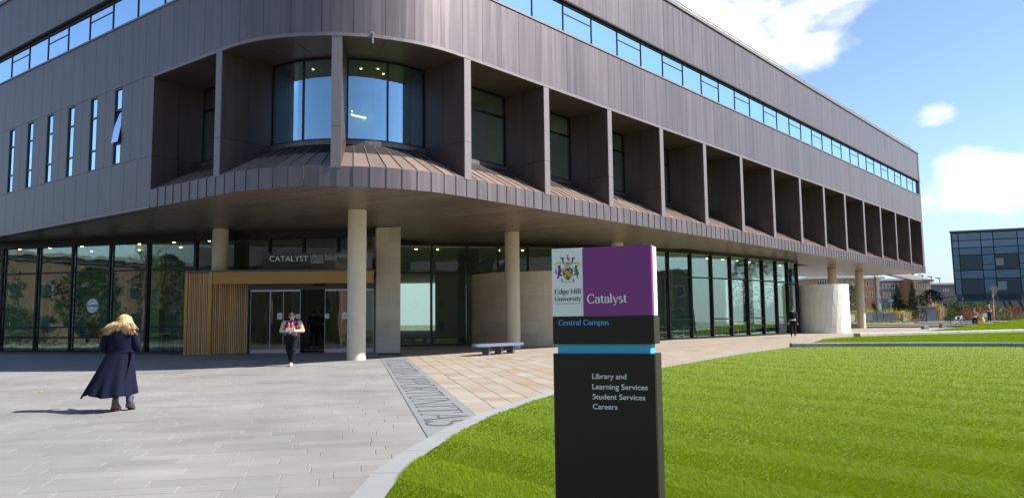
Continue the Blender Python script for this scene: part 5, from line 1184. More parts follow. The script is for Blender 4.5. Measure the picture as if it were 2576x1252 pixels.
# ================================================================== FAR PLAZA
TZ = 1.33
for k, (y0, z0) in enumerate(((66.0, 1.06), (70.0, 1.19), (75.5, TZ))):
    ln = smooth_line([(20, y0-2.5), (30, y0-.4), (40, y0), (50, y0-.2), (56+k*4, y0-.8)], 6); back = [p + Vector((0, 30 if k == 2 else 8)) for p in ln[::-1]]
    o = thing('stone_step', (30, y0, z0-.15), ('lowest long pale step across the far plaza', 'middle long pale step across the far plaza', 'uppermost long pale step leading to the far terrace')[k], 'step')
    m_ = MB(); m_.prism([p[:] for p in ln+back], z0-.5, z0-.04); build('riser', m_, mat('riser%d' % k, (.16, .12, .09), .85, var=.1), o)  # riser coloured darker than the tread to carry its shade
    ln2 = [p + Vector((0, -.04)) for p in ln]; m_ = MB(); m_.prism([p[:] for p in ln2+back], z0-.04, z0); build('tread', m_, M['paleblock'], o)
def cube(u0, u1, v1, Y, label, h=.5):
    a, b_ = aty(u0, v1, Y), aty(u1, v1, Y); s_ = b_.x-a.x; o = thing('stone_cube', ((a.x+b_.x)/2, Y, a.z), label, 'stone seat', 'stone cubes on the far plaza'); m_ = MB(); m_.box(((a.x+b_.x)/2, Y+s_/2, a.z+h/2-.02), (s_, s_, h), R(12)); build('block', m_, M['granite'], o)
    m_ = MB(); m_.box(((a.x+b_.x)/2, Y+s_/2, a.z+h-.01), (s_*.94, s_*.94, .03), R(12)); build('top', m_, M['paleblock'], o)
cube(2324, 2337, 829, 60, 'grey stone cube nearest the lawn, left of the bicycle', .3); cube(2369, 2381, 824, 62, 'grey stone cube just left of the bicycle wheel', .34); cube(2271, 2282, 807.5, 74, 'grey stone cube beside the top step near the lamp post', .36)
cube(2472, 2484, 803, 76, 'tall grey stone cube between the two people on the far plaza', .6); cube(2476.5, 2486, 807, 73, 'lower grey stone cube right behind the seated person', .35)
def person_at(u, v, Y): p = aty(u, v, Y); return p
# bicycle
def bicycle(x, y, rz, z, label, m='steel', lie=0):
    o = thing('bicycle', (x, y, z), label, 'bicycle'); T = Matrix.Translation((x, y, z)) @ Matrix.Rotation(rz, 4, 'Z') @ Matrix.Rotation(lie, 4, 'X')
    def add(nm, mb, mm, par=o, sm=True): return build(nm, tmb(mb, T), M[mm], par, sm)
    for wx in (-.5, .5):
        m_ = MB(); n = 28; m_.tube([(wx+.33*math.cos(2*math.pi*i/n), 0, .34+.33*math.sin(2*math.pi*i/n)) for i in range(n+1)], .018, 6, False); w_ = add('wheel', m_, 'rubber')
        m_ = MB(); [m_.tube([(wx, 0, .34), (wx+.32*math.cos(i*math.pi/5), 0, .34+.32*math.sin(i*math.pi/5))], .003, 4) for i in range(10)]; add('spokes', m_, 'steel', w_)
    m_ = MB()
    for a, b in (((-.5, 0, .34), (-.08, 0, .32)), ((-.08, 0, .32), (-.22, 0, .82)), ((-.22, 0, .78), (.33, 0, .80)), ((-.08, 0, .32), (.33, 0, .74)), ((-.5, 0, .34), (-.2, 0, .74)), ((.5, 0, .34), (.32, 0, .92))): m_.tube([a, b], .016, 6)
    add('frame', m_, m); m_ = MB(); m_.tube([(-.33, 0, .88), (-.22, 0, .90), (-.10, 0, .88)], [(.06, .02), (.05, .025), (.02, .015)], 8); add('saddle', m_, 'black'); m_ = MB(); m_.tube([(.28, -.26, .98), (.36, -.1, .96), (.36, .1, .96), (.28, .26, .98)], .012, 6); add('handlebar', m_, 'black')
    return o
p = aty(2412, 819, 66); bicycle(p.x, p.y, R(12), p.z-.02, 'pale bicycle standing behind the upper lawn beside the seated person', 'white')
p = aty(2317, 793, 84); bicycle(p.x, p.y, R(25), TZ, 'dark bicycle leaning at the stone counter on the far terrace', 'lampgrey')
# seated person with the yellow bag, standing person
p = aty(2453, 816, 66); sp_, T = figure(p.x, p.y, R(150), 'person in tan coat and red scarf sitting on the far plaza beside a yellow bag', ['skin', 'blackcloth', 'tan', 'rubber'], 'sit', 'brownhair', 1.0, .022, p.z-gz(p.x, p.y)+.04)
m_ = MB(); m_.tube([(0, .10, .99), (.02, .12, .80), (.03, .13, .66)], [(.06, .02), (.05, .02), (.03, .01)], 8); build('scarf', tmb(m_, T), M['redcloth'], sp_, True)
st = thing('stone_cube', T @ Vector((0, -.05, 0)), 'stone cube that the person in the tan coat sits on', 'stone seat', 'stone cubes on the far plaza'); m_ = MB(); m_.box((0, -.05, .16), (.46, .46, .36)); build('block', tmb(m_, T), M['granite'], st)
p = aty(2472, 815, 65.6); V, F, lab = sdf_mesh([('e', (0, 0, .24), (.20, .13, .24), 0), ('e', (0, 0, .42), (.14, .10, .16), 0)], .025, .05); bg_ = thing('shoulder_bag', p, 'bright yellow bag beside the seated person', 'bag'); me = bpy.data.meshes.new('bag_body'); me.from_pydata([(v[0]+p.x, v[1]+p.y, v[2]+p.z) for v in V], [], F.tolist()); me.materials.append(M['yellow']); link('bag_body', me, bg_)
m_ = MB(); m_.tube([(p.x-.12, p.y, p.z+.5), (p.x-.1, p.y, p.z+.72), (p.x+.1, p.y, p.z+.72), (p.x+.12, p.y, p.z+.5)], .015, 6); build('handle', m_, M['yellow'], bg_, True)
p = aty(2490, 811.5, 73); figure(p.x, p.y, R(-170), 'person in teal top and dark trousers standing on the far plaza', ['skin', 'blackcloth', 'teal', 'shoe'], 'stand', 'brownhair', 1.0, .022, p.z-gz(p.x, p.y))
# ================================================================== PLANTS
def leaves(mb, pts, size, jit=.5, flat=0.0):
    for p in pts:
        s = size*random.uniform(.6, 1.4); d = Vector((random.gauss(0, 1), random.gauss(0, 1), random.gauss(0, 1)*(1-flat))).normalized(); u = d.orthogonal().normalized(); u.rotate(Matrix.Rotation(random.uniform(0, 6.28), 3, d)); v = d.cross(u); mb.cr = random.random(); p = Vector(p)
        mb.poly([p-u*s, p+v*s*.45, p+u*s, p-v*s*.45])
def plant(name, x, y, z, label, cat, shape, w_, h, n, leaf, m, trunk=None, group=None, base=0.0, bark='bark'):
    o = thing(name, (x, y, z), label, cat, group); mb = MB(); pts = []
    ph = [random.uniform(0, 6.28) for _ in range(4)]
    while len(pts) < n:
        a = random.uniform(0, 2*math.pi); t = random.random(); lump = 1 + .22*math.sin(3*a+ph[0]+5*t) + .15*math.sin(5*a+ph[1]-9*t) + .12*math.sin(11*t+ph[2])
        if shape == 'cone': t = 1-math.sqrt(random.random()); r_ = (1-t)*w_/2*lump*(.82+.3*math.sin(t*h*9+ph[3])); r_ *= random.random()**.35
        elif shape == 'ball': tt = 2*t-1; r_ = w_/2*math.sqrt(max(0, 1-tt*tt))*lump*random.random()**.33
        elif shape == 'mound': r_ = w_/2*math.sqrt(1-t*t)*lump*random.random()**.33
        else: r_ = w_/2*random.random()**.5*(.6+.6*t)
        pts.append((x+r_*math.cos(a), y+r_*math.sin(a), z+base+(h-base)*t*(1 if shape != 'ball' else 1)+random.gauss(0, leaf*.4)))
    if shape == 'spiky':
        for i in range(n//6):
            a = random.uniform(0, 6.28); l = h*random.uniform(.7, 1.1); b = Vector((x+random.gauss(0, w_*.12), y+random.gauss(0, w_*.12), z)); out = w_/2*random.uniform(.3, 1); mid = b + Vector((math.cos(a)*out*.4, math.sin(a)*out*.4, l*.7)); tip = b + Vector((math.cos(a)*out, math.sin(a)*out, l*random.uniform(.7, 1.0))); s_ = Vector((-math.sin(a), math.cos(a), 0))*leaf; mb.cr = random.random(); mb.poly([b-s_, b+s_, mid+s_*.8, mid-s_*.8]); mb.poly([mid-s_*.8, mid+s_*.8, tip])
    else: leaves(mb, pts, leaf)
    build('crown' if trunk else 'foliage', mb, M[m], o)
    t_ = MB(); th = trunk if trunk else h*.5; t_.tube([(x, y, z-.1), (x+.02*h, y, z+th*.5), (x, y, z+th)], [.035*h**.8, .025*h**.8, .008*h], 8)
    if trunk:
        for i in range(6): a = random.uniform(0, 6.28); zz = th*random.uniform(.3, .9); t_.tube([(x, y, z+zz), (x+w_*.3*math.cos(a), y+w_*.3*math.sin(a), z+zz+h*.08)], [.012*h**.8, .004], 5)
    build('trunk' if trunk else 'stem', t_, M[bark], o, True)
    return o
def branch(mb, p, d, l, r_, depth, spread=.5):
    p = Vector(p); d = Vector(d).normalized(); m_ = p + d*l*.5 + Vector((random.gauss(0, .03), random.gauss(0, .03), 0))*l; e_ = p + d*l; mb.tube([p, m_, e_], [r_, r_*.85, r_*.6], 6 if depth > 2 else 4, False)
    if depth == 0: return
    for i in range(random.choice((2, 3, 3))):
        nd_ = (d + Vector((random.gauss(0, spread), random.gauss(0, spread), random.gauss(.12, spread*.5)))).normalized(); branch(mb, p + (e_-p)*random.uniform(.55, 1), nd_, l*random.uniform(.55, .8), r_*.55, depth-1, spread)
def bare_tree(x, y, z, h, label, seed, bark='bark_pale', depth=5, spread=.42, buds=True, thick=1.0):
    random.seed(seed); o = thing('bare_tree', (x, y, z), label, 'tree'); mb = MB(); branch(mb, (x, y, z-.1), (0, 0, 1), h*.36, .022*h*thick, 0); branch(mb, (x, y, z+h*.33), (.02, 0, 1), h*.24, .016*h*thick, depth, spread); build('crown', mb, M[bark], o, True)
    tr_ = MB(); tr_.tube([(x, y, z-.1), (x, y, z+h*.35)], [.024*h*thick, .018*h*thick], 8); build('trunk', tr_, M[bark], o, True); return o
random.seed(21)
def pl(u, v, Y): p = aty(u, v, Y); return p
p = pl(2260, 771, 100); plant('conifer', p.x, 100, TZ, 'dark green conifer in front of the white bay windows', 'tree', 'cone', 3.0, 4.9, 1500, .14, 'leaf_dark', 2.0)
p = pl(2297, 771, 102); plant('conifer', p.x, 102, TZ, 'pale green conifer in front of the brick gable', 'tree', 'cone', 3.2, 5.2, 1500, .14, 'leaf_mid', 2.0)
p = pl(2343, 771, 98); plant('round_tree', p.x, 98, TZ, 'dense dark round evergreen left of the tall straw grass', 'tree', 'ball', 2.9, 3.9, 2000, .13, 'leaf_dark', 1.8, base=.2)
p = pl(2198, 770, 96); plant('conifer', p.x, 96, TZ, 'small dark spreading conifer behind the tall lamp post', 'tree', 'cone', 1.9, 2.8, 700, .12, 'leaf_dark', 1.2)
p = pl(2146, 760, 92); plant('conifer', p.x, 92, TZ, 'dark bushy conifer between the stone drum and the last column', 'tree', 'ball', 2.7, 4.2, 1600, .13, 'leaf_dark', 1.8)
p = pl(2150, 790, 88); plant('yellow_shrub', p.x, 88, TZ, 'bright yellow shrub left of the last column', 'shrub', 'mound', 2.0, 1.3, 700, .09, 'leaf_yellow')
for i, (u, Y, w_, h, m, lb, n) in enumerate(((2189, 86, 1.9, 1.7, 'leaf_yellow', 'yellow spiky plant right of the last column', 500), (2240, 90, 2.2, 1.8, 'leaf_yellow', 'yellow spiky plant below the dark conifer', 500), (2280, 92, 2.0, 1.6, 'leaf_yellow', 'yellow spiky plant between the two conifers', 450), (2222, 94, 2.4, 1.7, 'leaf_mid', 'green spiky plant behind the mushroom lamp', 500), (2208, 86, 1.6, 1.3, 'leaf_mid', 'green spiky plant at the foot of the tall lamp post', 400), (2356, 88, 1.7, 2.5, 'straw', 'tall straw coloured grass beside the stone counter', 900), (2371, 92, 1.4, 1.8, 'straw', 'shorter straw coloured grass right of the stone counter', 500))):
    p = pl(u, 780, Y); plant('spiky_plant', p.x, Y, TZ, lb, 'plant', 'spiky', w_, h, n, .035, m)
for u, Y, w_, h, m, lb in ((2266, 89, 2.6, 1.2, 'straw', 'straw coloured low shrub left of the stone counter'), (2298, 94, 3.0, 1.4, 'leaf_mid', 'low green shrub behind the stone counter'), (2385, 93, 3.2, 1.7, 'leaf_yellow', 'yellow green shrub right of the straw grass'), (2398, 96, 3.0, 1.8, 'leaf_mid', 'green shrub below the grey flat roofed building'), (2228, 92, 2.8, 1.2, 'leaf_mid', 'low green shrub behind the dark bollard'), (2313, 95, 2.5, 1.3, 'leaf_yellow', 'low yellow green shrub behind the dark bicycle'), (2420, 98, 4.0, 1.6, 'leaf_mid', 'green shrub under the corner of the blue glass building')):
    p = pl(u, 780, Y); plant('low_shrub', p.x, Y, TZ, lb, 'shrub', 'mound', w_, h, 600, .09, m)
p = pl(2404, 794, 82); plant('mound_shrub', p.x, 82, TZ, 'dark green side of the rounded hedge mound', 'shrub', 'mound', 2.6, 1.0, 900, .08, 'leaf_dark'); p = pl(2428, 794, 82.4); plant('red_shrub', p.x, 82.4, TZ, 'red leaved rounded shrub behind the seated person', 'shrub', 'mound', 2.0, 1.25, 900, .08, 'leaf_red')
for i in range(6):
    u = 2462+i*24; p = pl(u, 790, 88); plant('red_hedge', p.x, 88+.3*i, TZ, 'red topped hedge clump %s' % ('left of the standing person', 'directly behind the standing person', 'just right of the standing person', 'below the second glass column of the blue building', 'left of the frame edge by the blue building', 'at the right frame edge')[i], 'hedge', 'mound', 2.0, 1.55, 600, .085, 'leaf_red')
    p = pl(u+6, 792, 84); plant('green_hedge', p.x, 84+.2*i, TZ, 'low brown green hedge clump %s' % ('left of the tall stone cube', 'in front of the bare tree trunk', 'beside the grey bollard', 'right of the grey bollard', 'second from the right frame edge', 'cut by the right frame edge')[i], 'hedge', 'mound', 2.2, .85, 500, .08, 'leaf_brown' if i % 2 else 'leaf_mid')
p = pl(2518, 790, 86); plant('leafy_shrub', p.x, 86, TZ, 'bright green leafy shrub in the red hedge', 'shrub', 'mound', 2.4, 1.35, 700, .11, 'leaf_mid')
p = pl(2500, 790, 82); bare_tree(p.x, 82, TZ, 4.9, 'slender bare tree in front of the blue glass building', 5, thick=.7)
p = pl(2392, 780, 104); bare_tree(p.x, 104, TZ, 3.7, 'small bare tree in front of the grey flat roofed building', 8, 'bark_pale', 4, thick=.7)
# planting bed along the far plaza edge
bed = thing('planting_bed', (38, 73, 1.2), 'brown low planting bed behind the last column', 'planting bed'); ln = smooth_line([(24, 70.5), (31, 71.5), (37, 74), (41, 78)], 6)
m_ = MB(); pts = []
for i in range(1400): t = random.random()*(len(ln)-1.01); k = int(t); c = ln[k].lerp(ln[k+1], t-k); pts.append((c.x+random.gauss(0, .15), c.y+random.uniform(0, 1.1), 1.25+random.random()*.38))
leaves(m_, pts, .075); build('foliage', m_, M['leaf_brown'], bed); m_ = MB(); m_.prism([p[:] for p in ln] + [(p.x, p.y+1.3) for p in ln[::-1]], 1.0, 1.30); build('soil', m_, M['soil'], bed)
for (u0, u1, v0, v1, Y, lb, m) in ((2181, 2194, 785, 797, 80, 'pale blue grey planter wall right behind the last column', 'granite'), (2196, 2255, 786.5, 796, 81, 'long dark grey planter wall behind the bollard', 'greyclad'), (2133, 2150, 791, 797, 80, 'short white planter wall beside the stone drum', 'render_white')):
    a, b_ = aty(u0, v0, Y), aty(u1, v1, Y); o = thing('planter_wall', ((a.x+b_.x)/2, Y, b_.z), lb, 'low wall'); m_ = MB(); m_.box(((a.x+b_.x)/2, Y+.2, (a.z+TZ-.2)/2), (b_.x-a.x, .4, a.z-TZ+.2)); build('wall', m_, M[m], o); m_ = MB(); m_.box(((a.x+b_.x)/2, Y+.2, a.z+.02), (b_.x-a.x+.04, .44, .04)); build('coping', m_, M['paleblock'], o)
# brown tarpaulin-like mound at the tip of the upper lawn
p = atg(2120+92, 847, .1); o = thing('leaf_pile', (p.x, p.y, p.z-.1), 'small brown heap of leaves at the tip of the upper lawn', 'leaf pile'); m_ = MB(); pts = []
random.seed(4)
for i in range(900): a = random.uniform(-1, 1); hgt = .26*math.exp(-((a-.3)/.4)**2)+.16*math.exp(-((a+.55)/.25)**2); pts.append((p.x-.6+a*.75, p.y+.3+random.uniform(-.3, .3), p.z-.10+random.random()*hgt))
leaves(m_, pts, .05); build('leaves', m_, M['leaf_brown'], o)
# ================================================================== LAMPS, BOLLARDS
def lamp_post(u, v0, v1, Y, label, kind):
    a, b_ = aty(u, v0, Y), aty(u, v1, Y); o = thing('street_lamp' if kind != 'mush' else 'garden_lamp', (b_.x, Y, b_.z), label, 'lamp post'); h = a.z-b_.z; m_ = MB(); r_ = .055 if kind != 'mush' else .05
    if kind == 'mast': r_ = .07
    m_.tube([(b_.x, Y, b_.z-.3), (b_.x, Y, b_.z+h*.5), (b_.x, Y, a.z-.04)], [r_*1.3, r_*1.1, r_], 10); build('pole', m_, M['lampgrey'] if kind != 'mush' else M['steel'], o, True, 40); m_ = MB()
    if kind == 'tray': m_.tube([(b_.x, Y, a.z-.4), (b_.x-.3, Y, a.z-.03)], .02, 6); m_.tube([(b_.x, Y, a.z-.4), (b_.x+.3, Y, a.z-.03)], .02, 6); m_.box((b_.x, Y, a.z), (1.35, .5, .06))
    elif kind == 'mast': m_.box((b_.x-.35, Y, a.z), (1.1, .45, .14), 0, Matrix.Rotation(R(8), 3, 'Y')); m_.box((b_.x-.1, Y, a.z-.12), (.2, .2, .2))
    else: m_.lathe([(.0, .0), (.16, .05), (.34, .22), (.38, .26), (.3, .32), (0, .34)], (b_.x, Y, a.z-.3), 16)
    build('lamp_head', m_, M['lampgrey'] if kind != 'mush' else M['render_white'], o, kind == 'mush', 40); return o
lamp_post(2206.5, 691, 796, 74, 'tall grey lamp post with flat tray head on the far plaza', 'tray')
for u, v0, v1, lb in ((2301, 688, 704, 'leftmost floodlight mast above the brick roofs'), (2325.5, 692, 706, 'second floodlight mast from the left above the brick roofs'), (2348, 695.5, 714, 'third floodlight mast above the grey building'), (2368, 699, 714, 'rightmost floodlight mast above the grey building')): lamp_post(u, v0, v1+60, 165, lb, 'mast')
for u, v0, lb in ((2243, 754, 'white mushroom lamp below the dark conifer'), (2385, 754, 'leftmost white mushroom lamp under the bare tree'), (2397.5, 751, 'white mushroom lamp right of the small bare tree'), (2416, 754, 'white mushroom lamp left of the last one'), (2423.5, 754, 'white mushroom lamp by the blue building leg')): lamp_post(u, v0, 782, 97, lb, 'mush')
for u, v0, v1, Y, lb in ((2224, 783.5, 801, 76, 'dark grey bollard beside the planting bed'), (2518, 777.5, 794, 84, 'grey bollard in front of the far hedge')):
    a, b_ = aty(u, v0, Y), aty(u, v1, Y); o = thing('bollard', (b_.x, Y, b_.z), lb, 'bollard', 'bollards on the far plaza'); m_ = MB(); h = a.z-b_.z; m_.lathe([(.08, -.1), (.08, h*.78)], (b_.x, Y, b_.z), 14); build('post', m_, M['lampgrey'], o, True, 40); m_ = MB(); m_.lathe([(.055, h*.78), (.055, h*.86), (.09, h*.87), (.09, h*.95), (.05, h), (0, h)], (b_.x, Y, b_.z), 14); build('cap', m_, M['steel'], o, True, 40)
a = aty(2331, 771.5, 86); o = thing('stone_counter', (a.x, 86, TZ), 'grey stone counter with overhanging slab on the far terrace', 'counter'); m_ = MB(); m_.box((a.x+.35, 86, (a.z+TZ)/2), (1.1, .7, a.z-TZ)); build('block', m_, M['greyclad'], o); m_ = MB(); m_.box((a.x, 86, a.z+.03), (1.85, .95, .06)); build('slab', m_, M['paleblock'], o); m_ = MB(); m_.box((a.x-.72, 86, (a.z+TZ)/2), (.06, .6, a.z-TZ)); build('leg', m_, M['lampgrey'], o)
# ================================================================== BACKGROUND BUILDINGS
def rect_px(u0, v0, u1, v1, Y): a, b_ = aty(u0, v0, Y), aty(u1, v1, Y); return a.x, b_.z, b_.x, a.z
def house(name, label, Y, front, depth, roofz, mats, wins, extra=None, roof='flat', side=None):
    """front: (x0,x1); windows are (x0,z0,x1,z1,lights)"""
    x0, x1 = front; o = thing(name, ((x0+x1)/2, Y, TZ), label, 'building'); m_ = MB(); m_.prism([(x0, Y), (x1, Y), (x1, Y+depth), (x0, Y+depth)], TZ-.5, roofz); build('wall', m_, M[mats[0]], o)
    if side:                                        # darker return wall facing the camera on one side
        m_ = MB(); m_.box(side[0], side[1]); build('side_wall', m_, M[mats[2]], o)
    m_ = MB()
    if roof == 'flat': m_.box(((x0+x1)/2, Y+depth/2-.3, roofz+.16), (x1-x0+1.0, depth+1.2, .32))
    else: b0 = [(x0-.5, Y-.6, roofz), (x1+.5, Y-.6, roofz), (x1+.5, Y+depth, roofz+roof), (x0-.5, Y+depth, roofz+roof)]; m_.hexa(b0 + [(p[0], p[1], p[2]+.3) for p in b0])
    build('roof', m_, M[mats[1]], o)
    for (a, b, c, d, k) in wins:
        m_ = MB(); e_ = .09; w_ = c-a; m_.box(((a+c)/2, Y-.02, b+e_/2), (w_, .12, e_)); m_.box(((a+c)/2, Y-.02, d-e_/2), (w_, .12, e_)); m_.box((a+e_/2, Y-.02, (b+d)/2), (e_, .12, d-b-2*e_)); m_.box((c-e_/2, Y-.02, (b+d)/2), (e_, .12, d-b-2*e_))
        for i in range(1, k): m_.box((a+w_*i/k, Y-.02, (b+d)/2), (e_, .12, d-b-2*e_))
        wn = build('window', m_, M['render_white'], o)
        for i in range(k): m_ = MB(); m_.box((a+w_*(i+.5)/k, Y-.01, (b+d)/2), (w_/k-e_, .05, d-b-2*e_)); build('pane', m_, M['farglass'], wn)
    return o
Yb = 130
def wpx(u0, v0, u1, v1, k=1, Y=Yb): a = rect_px(u0, v0, u1, v1, Y); return (*a, k)
xA0, xA1 = aty(2172, 720, Yb).x, aty(2213, 720, Yb).x
house('brick_house', 'orange brick hall with flat white roof right behind the last column', Yb, (xA0, xA1), 10, aty(2190, 701, Yb).z, ('brick', 'render_white', 'brickdark'), [wpx(2178, 706, 2185, 720), wpx(2187.5, 706, 2194, 720), wpx(2200, 707, 2205, 719), wpx(2179.5, 734, 2186, 748), wpx(2189, 734, 2195.5, 748), wpx(2201, 735, 2206, 748)])
xW0, xW1 = aty(2213, 720, Yb-1).x, aty(2218, 720, Yb-1).x
o = thing('stair_tower', ((xW0+xW1)/2, Yb-.5, TZ), 'narrow white glazed stair strip at the corner of the orange brick hall', 'building'); m_ = MB(); m_.box(((xW0+xW1)/2, Yb+1, (TZ+aty(2215, 702, Yb).z)/2-.3), (xW1-xW0, 3, aty(2215, 702, Yb).z-TZ+.6)); build('wall', m_, M['render_white'], o)
for v0, v1 in ((708, 722), (726, 744), (748, 762)): m_ = MB(); a = rect_px(2213.4, v0, 2215.4, v1, Yb-.6); m_.box(((a[0]+a[2])/2, Yb-.55, (a[1]+a[3])/2), (a[2]-a[0], .1, a[3]-a[1])); build('window', m_, M['farglass'], o)
xB0, xB1 = aty(2217, 720, Yb+4).x, aty(2284, 720, Yb+4).x; Yc = Yb+4
house('white_hall', 'pale hall with teal and white bay windows behind the conifers', Yc, (xB0, xB1), 10, aty(2250, 706, Yc).z, ('tealclad', 'render_white', 'brickdark'), [wpx(2219, 712, 2228, 726, 2, Yc), wpx(2229, 712, 2238, 726, 2, Yc), wpx(2239, 711, 2251, 726, 2, Yc), wpx(2255, 710, 2266, 727, 3, Yc), wpx(2269, 711, 2279, 728, 3, Yc), wpx(2221, 735, 2230, 750, 2, Yc), wpx(2232, 735, 2241, 750, 2, Yc), wpx(2256, 736, 2266, 752, 3, Yc), wpx(2269, 735, 2279, 757, 3, Yc)])
xC0, xC1 = aty(2284.5, 720, Yb+1).x, aty(2338, 720, Yb+1).x; Yd = Yb+1
house('brick_house', 'orange brick hall with sloping grey roof behind the pale conifer', Yd, (aty(2301, 720, Yd).x, xC1), 12, aty(2320, 708, Yd).z, ('brick', 'rooftile', 'brickdark'), [wpx(2302, 712, 2308.5, 726, 1, Yd), wpx(2312, 713, 2317.5, 726, 1, Yd), wpx(2320, 713, 2326, 726, 1, Yd), wpx(2329, 714, 2334.5, 726, 1, Yd), wpx(2304, 736, 2309, 749, 1, Yd), wpx(2314, 737, 2319, 750, 1, Yd), wpx(2321, 737, 2326, 750, 1, Yd)], roof=2.2,
      side=(((aty(2284.5, 720, Yd).x+aty(2301, 720, Yd).x)/2, Yd+3, (TZ+aty(2290, 703, Yd).z)/2), (aty(2301, 720, Yd).x-aty(2284.5, 720, Yd).x, 5, aty(2290, 703, Yd).z-TZ)))
o = thing('white_end_wall', (aty(2341, 720, Yd).x, Yd, TZ), 'thin white gable edge right of the orange brick hall', 'building'); m_ = MB(); a = rect_px(2338.5, 709, 2344, 770, Yd); m_.box(((a[0]+a[2])/2, Yd+1, (a[1]+a[3])/2), (a[2]-a[0], 2, a[3]-a[1])); build('wall', m_, M['render_white'], o); m_ = MB(); m_.box(((a[0]+a[2])/2, Yd+.8, a[3]+.12), (a[2]-a[0]+.3, 2.6, .24)); build('coping', m_, M['render_white'], o)
xD0, xD1 = aty(2036, 720, 118).x, aty(2151, 720, 118).x
house('brick_hall', 'brick hall with white roof edge seen under the library overhang', 118, (xD0, xD1), 12, aty(2100, 701, 118).z, ('brick', 'render_white', 'brickdark'), [wpx(2054, 706, 2080, 721, 4, 118), wpx(2105, 703, 2113, 716, 2, 118), wpx(2115, 703, 2123, 716, 2, 118), wpx(2128, 705, 2136, 728, 2, 118), wpx(2138, 706, 2146, 728, 2, 118), wpx(2054, 736, 2080, 752, 4, 118)])
Yg = 150; house('grey_building', 'flat grey building between the brick hall and the blue glass building', Yg, (aty(2344.5, 720, Yg).x, aty(2402, 720, Yg).x), 14, aty(2360, 715.5, Yg).z, ('greyclad', 'render_white', 'greyclad'), [wpx(2372, 727, 2386, 733, 2, Yg), wpx(2352, 740, 2364, 748, 2, Yg)])
Yh = 140; house('service_building', 'long low dark building seen under the blue glass building', Yh, (aty(2403, 720, Yh).x, aty(2700, 720, Yh).x), 10, aty(2450, 745, Yh).z, ('greyclad', 'rooftile', 'greyclad'), [])
for i, u in enumerate((2410, 2432, 2458, 2484, 2520)): p = pl(u, 780, 112); plant('green_tree', p.x, 112+i, TZ, ('olive tree left of the raking legs', 'olive tree behind the raking legs', 'olive tree behind the two dark legs', 'olive tree behind the slender bare tree', 'olive tree below the blue building at the right')[i], 'tree', 'ball', 3.4, 3.2, 900, .15, ('leaf_mid', 'leaf_dark')[i % 2], 1.2)
# blue glass building: leaning panelled box on raking legs
Ye = 95; gA = Vector((aty(2390, 590, Ye).x, Ye)); gd = Vector((1, -.40)).normalized(); gn = Vector((-gd.y, gd.x)); z_t, z_b = aty(2390, 585, Ye).z, aty(2402, 741, Ye).z; lean = (aty(2402, 741, Ye).x-gA.x)/(z_t-z_b)
blue = thing('glass_building', (gA.x, Ye, TZ), 'blue glass office building with grid facade at the right edge', 'building')
def gp(s, z, off=0): p = gA + gd*(s + (z_t-z)*lean + max(0, -off)*.28) - gn*off; return Vector((p.x, p.y, z))
def gbox(name, s0, s1, z0, z1, o0, o1, m, par):
    m_ = MB(); m_.hexa([gp(s0, z0, o1), gp(s1, z0, o1), gp(s1, z0, o0), gp(s0, z0, o0), gp(s0, z1, o1), gp(s1, z1, o1), gp(s1, z1, o0), gp(s0, z1, o0)]); return build(name, m_, M[m], par)
core = gbox('facade_core', 0, 26, z_b, z_t, -12, -.06, 'joint', blue); gbox('parapet', -.1, 26, z_t-.02, z_t+.18, -12.0, .08, 'lampgrey', blue)
rows = [595, 609, 622, 655, 672, 687, 723, 741]; cols_s = [.12, .82, 3.2, 4.5, 7.0, 8.3, 10.8, 12.1, 14.6, 15.9, 18.4, 19.7, 22.2, 23.5, 26]
rz_ = [z_t - (z_t-z_b)*f for f in (.0, .09, .185, .44, .54, .59, .88, 1.0)]
rz_ = [z_t-.12, z_t-1.05, z_t-1.95, z_t-2.85, z_t-4.7, z_t-5.75, z_t-8.45, z_b]
for i in range(len(rz_)-1):
    for j in range(len(cols_s)-1):
        wide = (cols_s[j+1]-cols_s[j]) > 2; s0, s1, za, zb_ = cols_s[j]+.05, cols_s[j+1]-.05, rz_[i+1]+.05, rz_[i]-.05
        if i in (3, 5) and wide: m = 'bluedark'
        elif i < 2: m = 'blueglass'
        else: m = 'bluepanel'
        if i in (3, 5) and not wide and j > 0:
            zm = za+(zb_-za)*.34; gbox('facade_panel', s0, s1, za, zm-.04, -.04, .0, 'bluepanel', core); gbox('facade_panel', s0, s1, zm+.04, zb_, -.04, .0, 'bluepanel', core)
        else: gbox('window_pane' if m == 'bluedark' else 'facade_panel', s0, s1, za, zb_, -.04, .0, m, core)
    # leftmost narrow strip is included above
gbox('white_screen', 4.6, 5.4, rz_[4]+.5, rz_[4]+1.35, .004, .02, 'tealclad', core); gbox('white_screen', 4.6, 5.5, rz_[6]+1.3, rz_[6]+2.3, .004, .02, 'tealclad', core)
m_ = MB(); m_.hexa([gp(.1, z_b-.12, -12), gp(26, z_b-.12, -12), gp(26, z_b-.12, -.1), gp(.1, z_b-.12, -.1), gp(.1, z_b-.01, -12), gp(26, z_b-.01, -12), gp(26, z_b-.01, -.1), gp(.1, z_b-.01, -.1)][::1]); build('underside', m_, M['tan'], blue)
for s, o_, k in ((3.0, -1.2, .9), (4.6, -2.0, .9), (5.1, -2.6, 1.0), (6.2, -3.0, .9)): m_ = MB(); a, b_ = gp(s, z_b-.1, o_), gp(s+k, TZ, o_); m_.beam(a, b_, .28, .28); build('raking_leg', m_, M['lampgrey'], blue)
for i in range(5): gbox('ground_pane', 8.4+i*3.5, 11.8+i*3.5, TZ, z_b-.15, -.35, -.3, 'bluepanel', core)
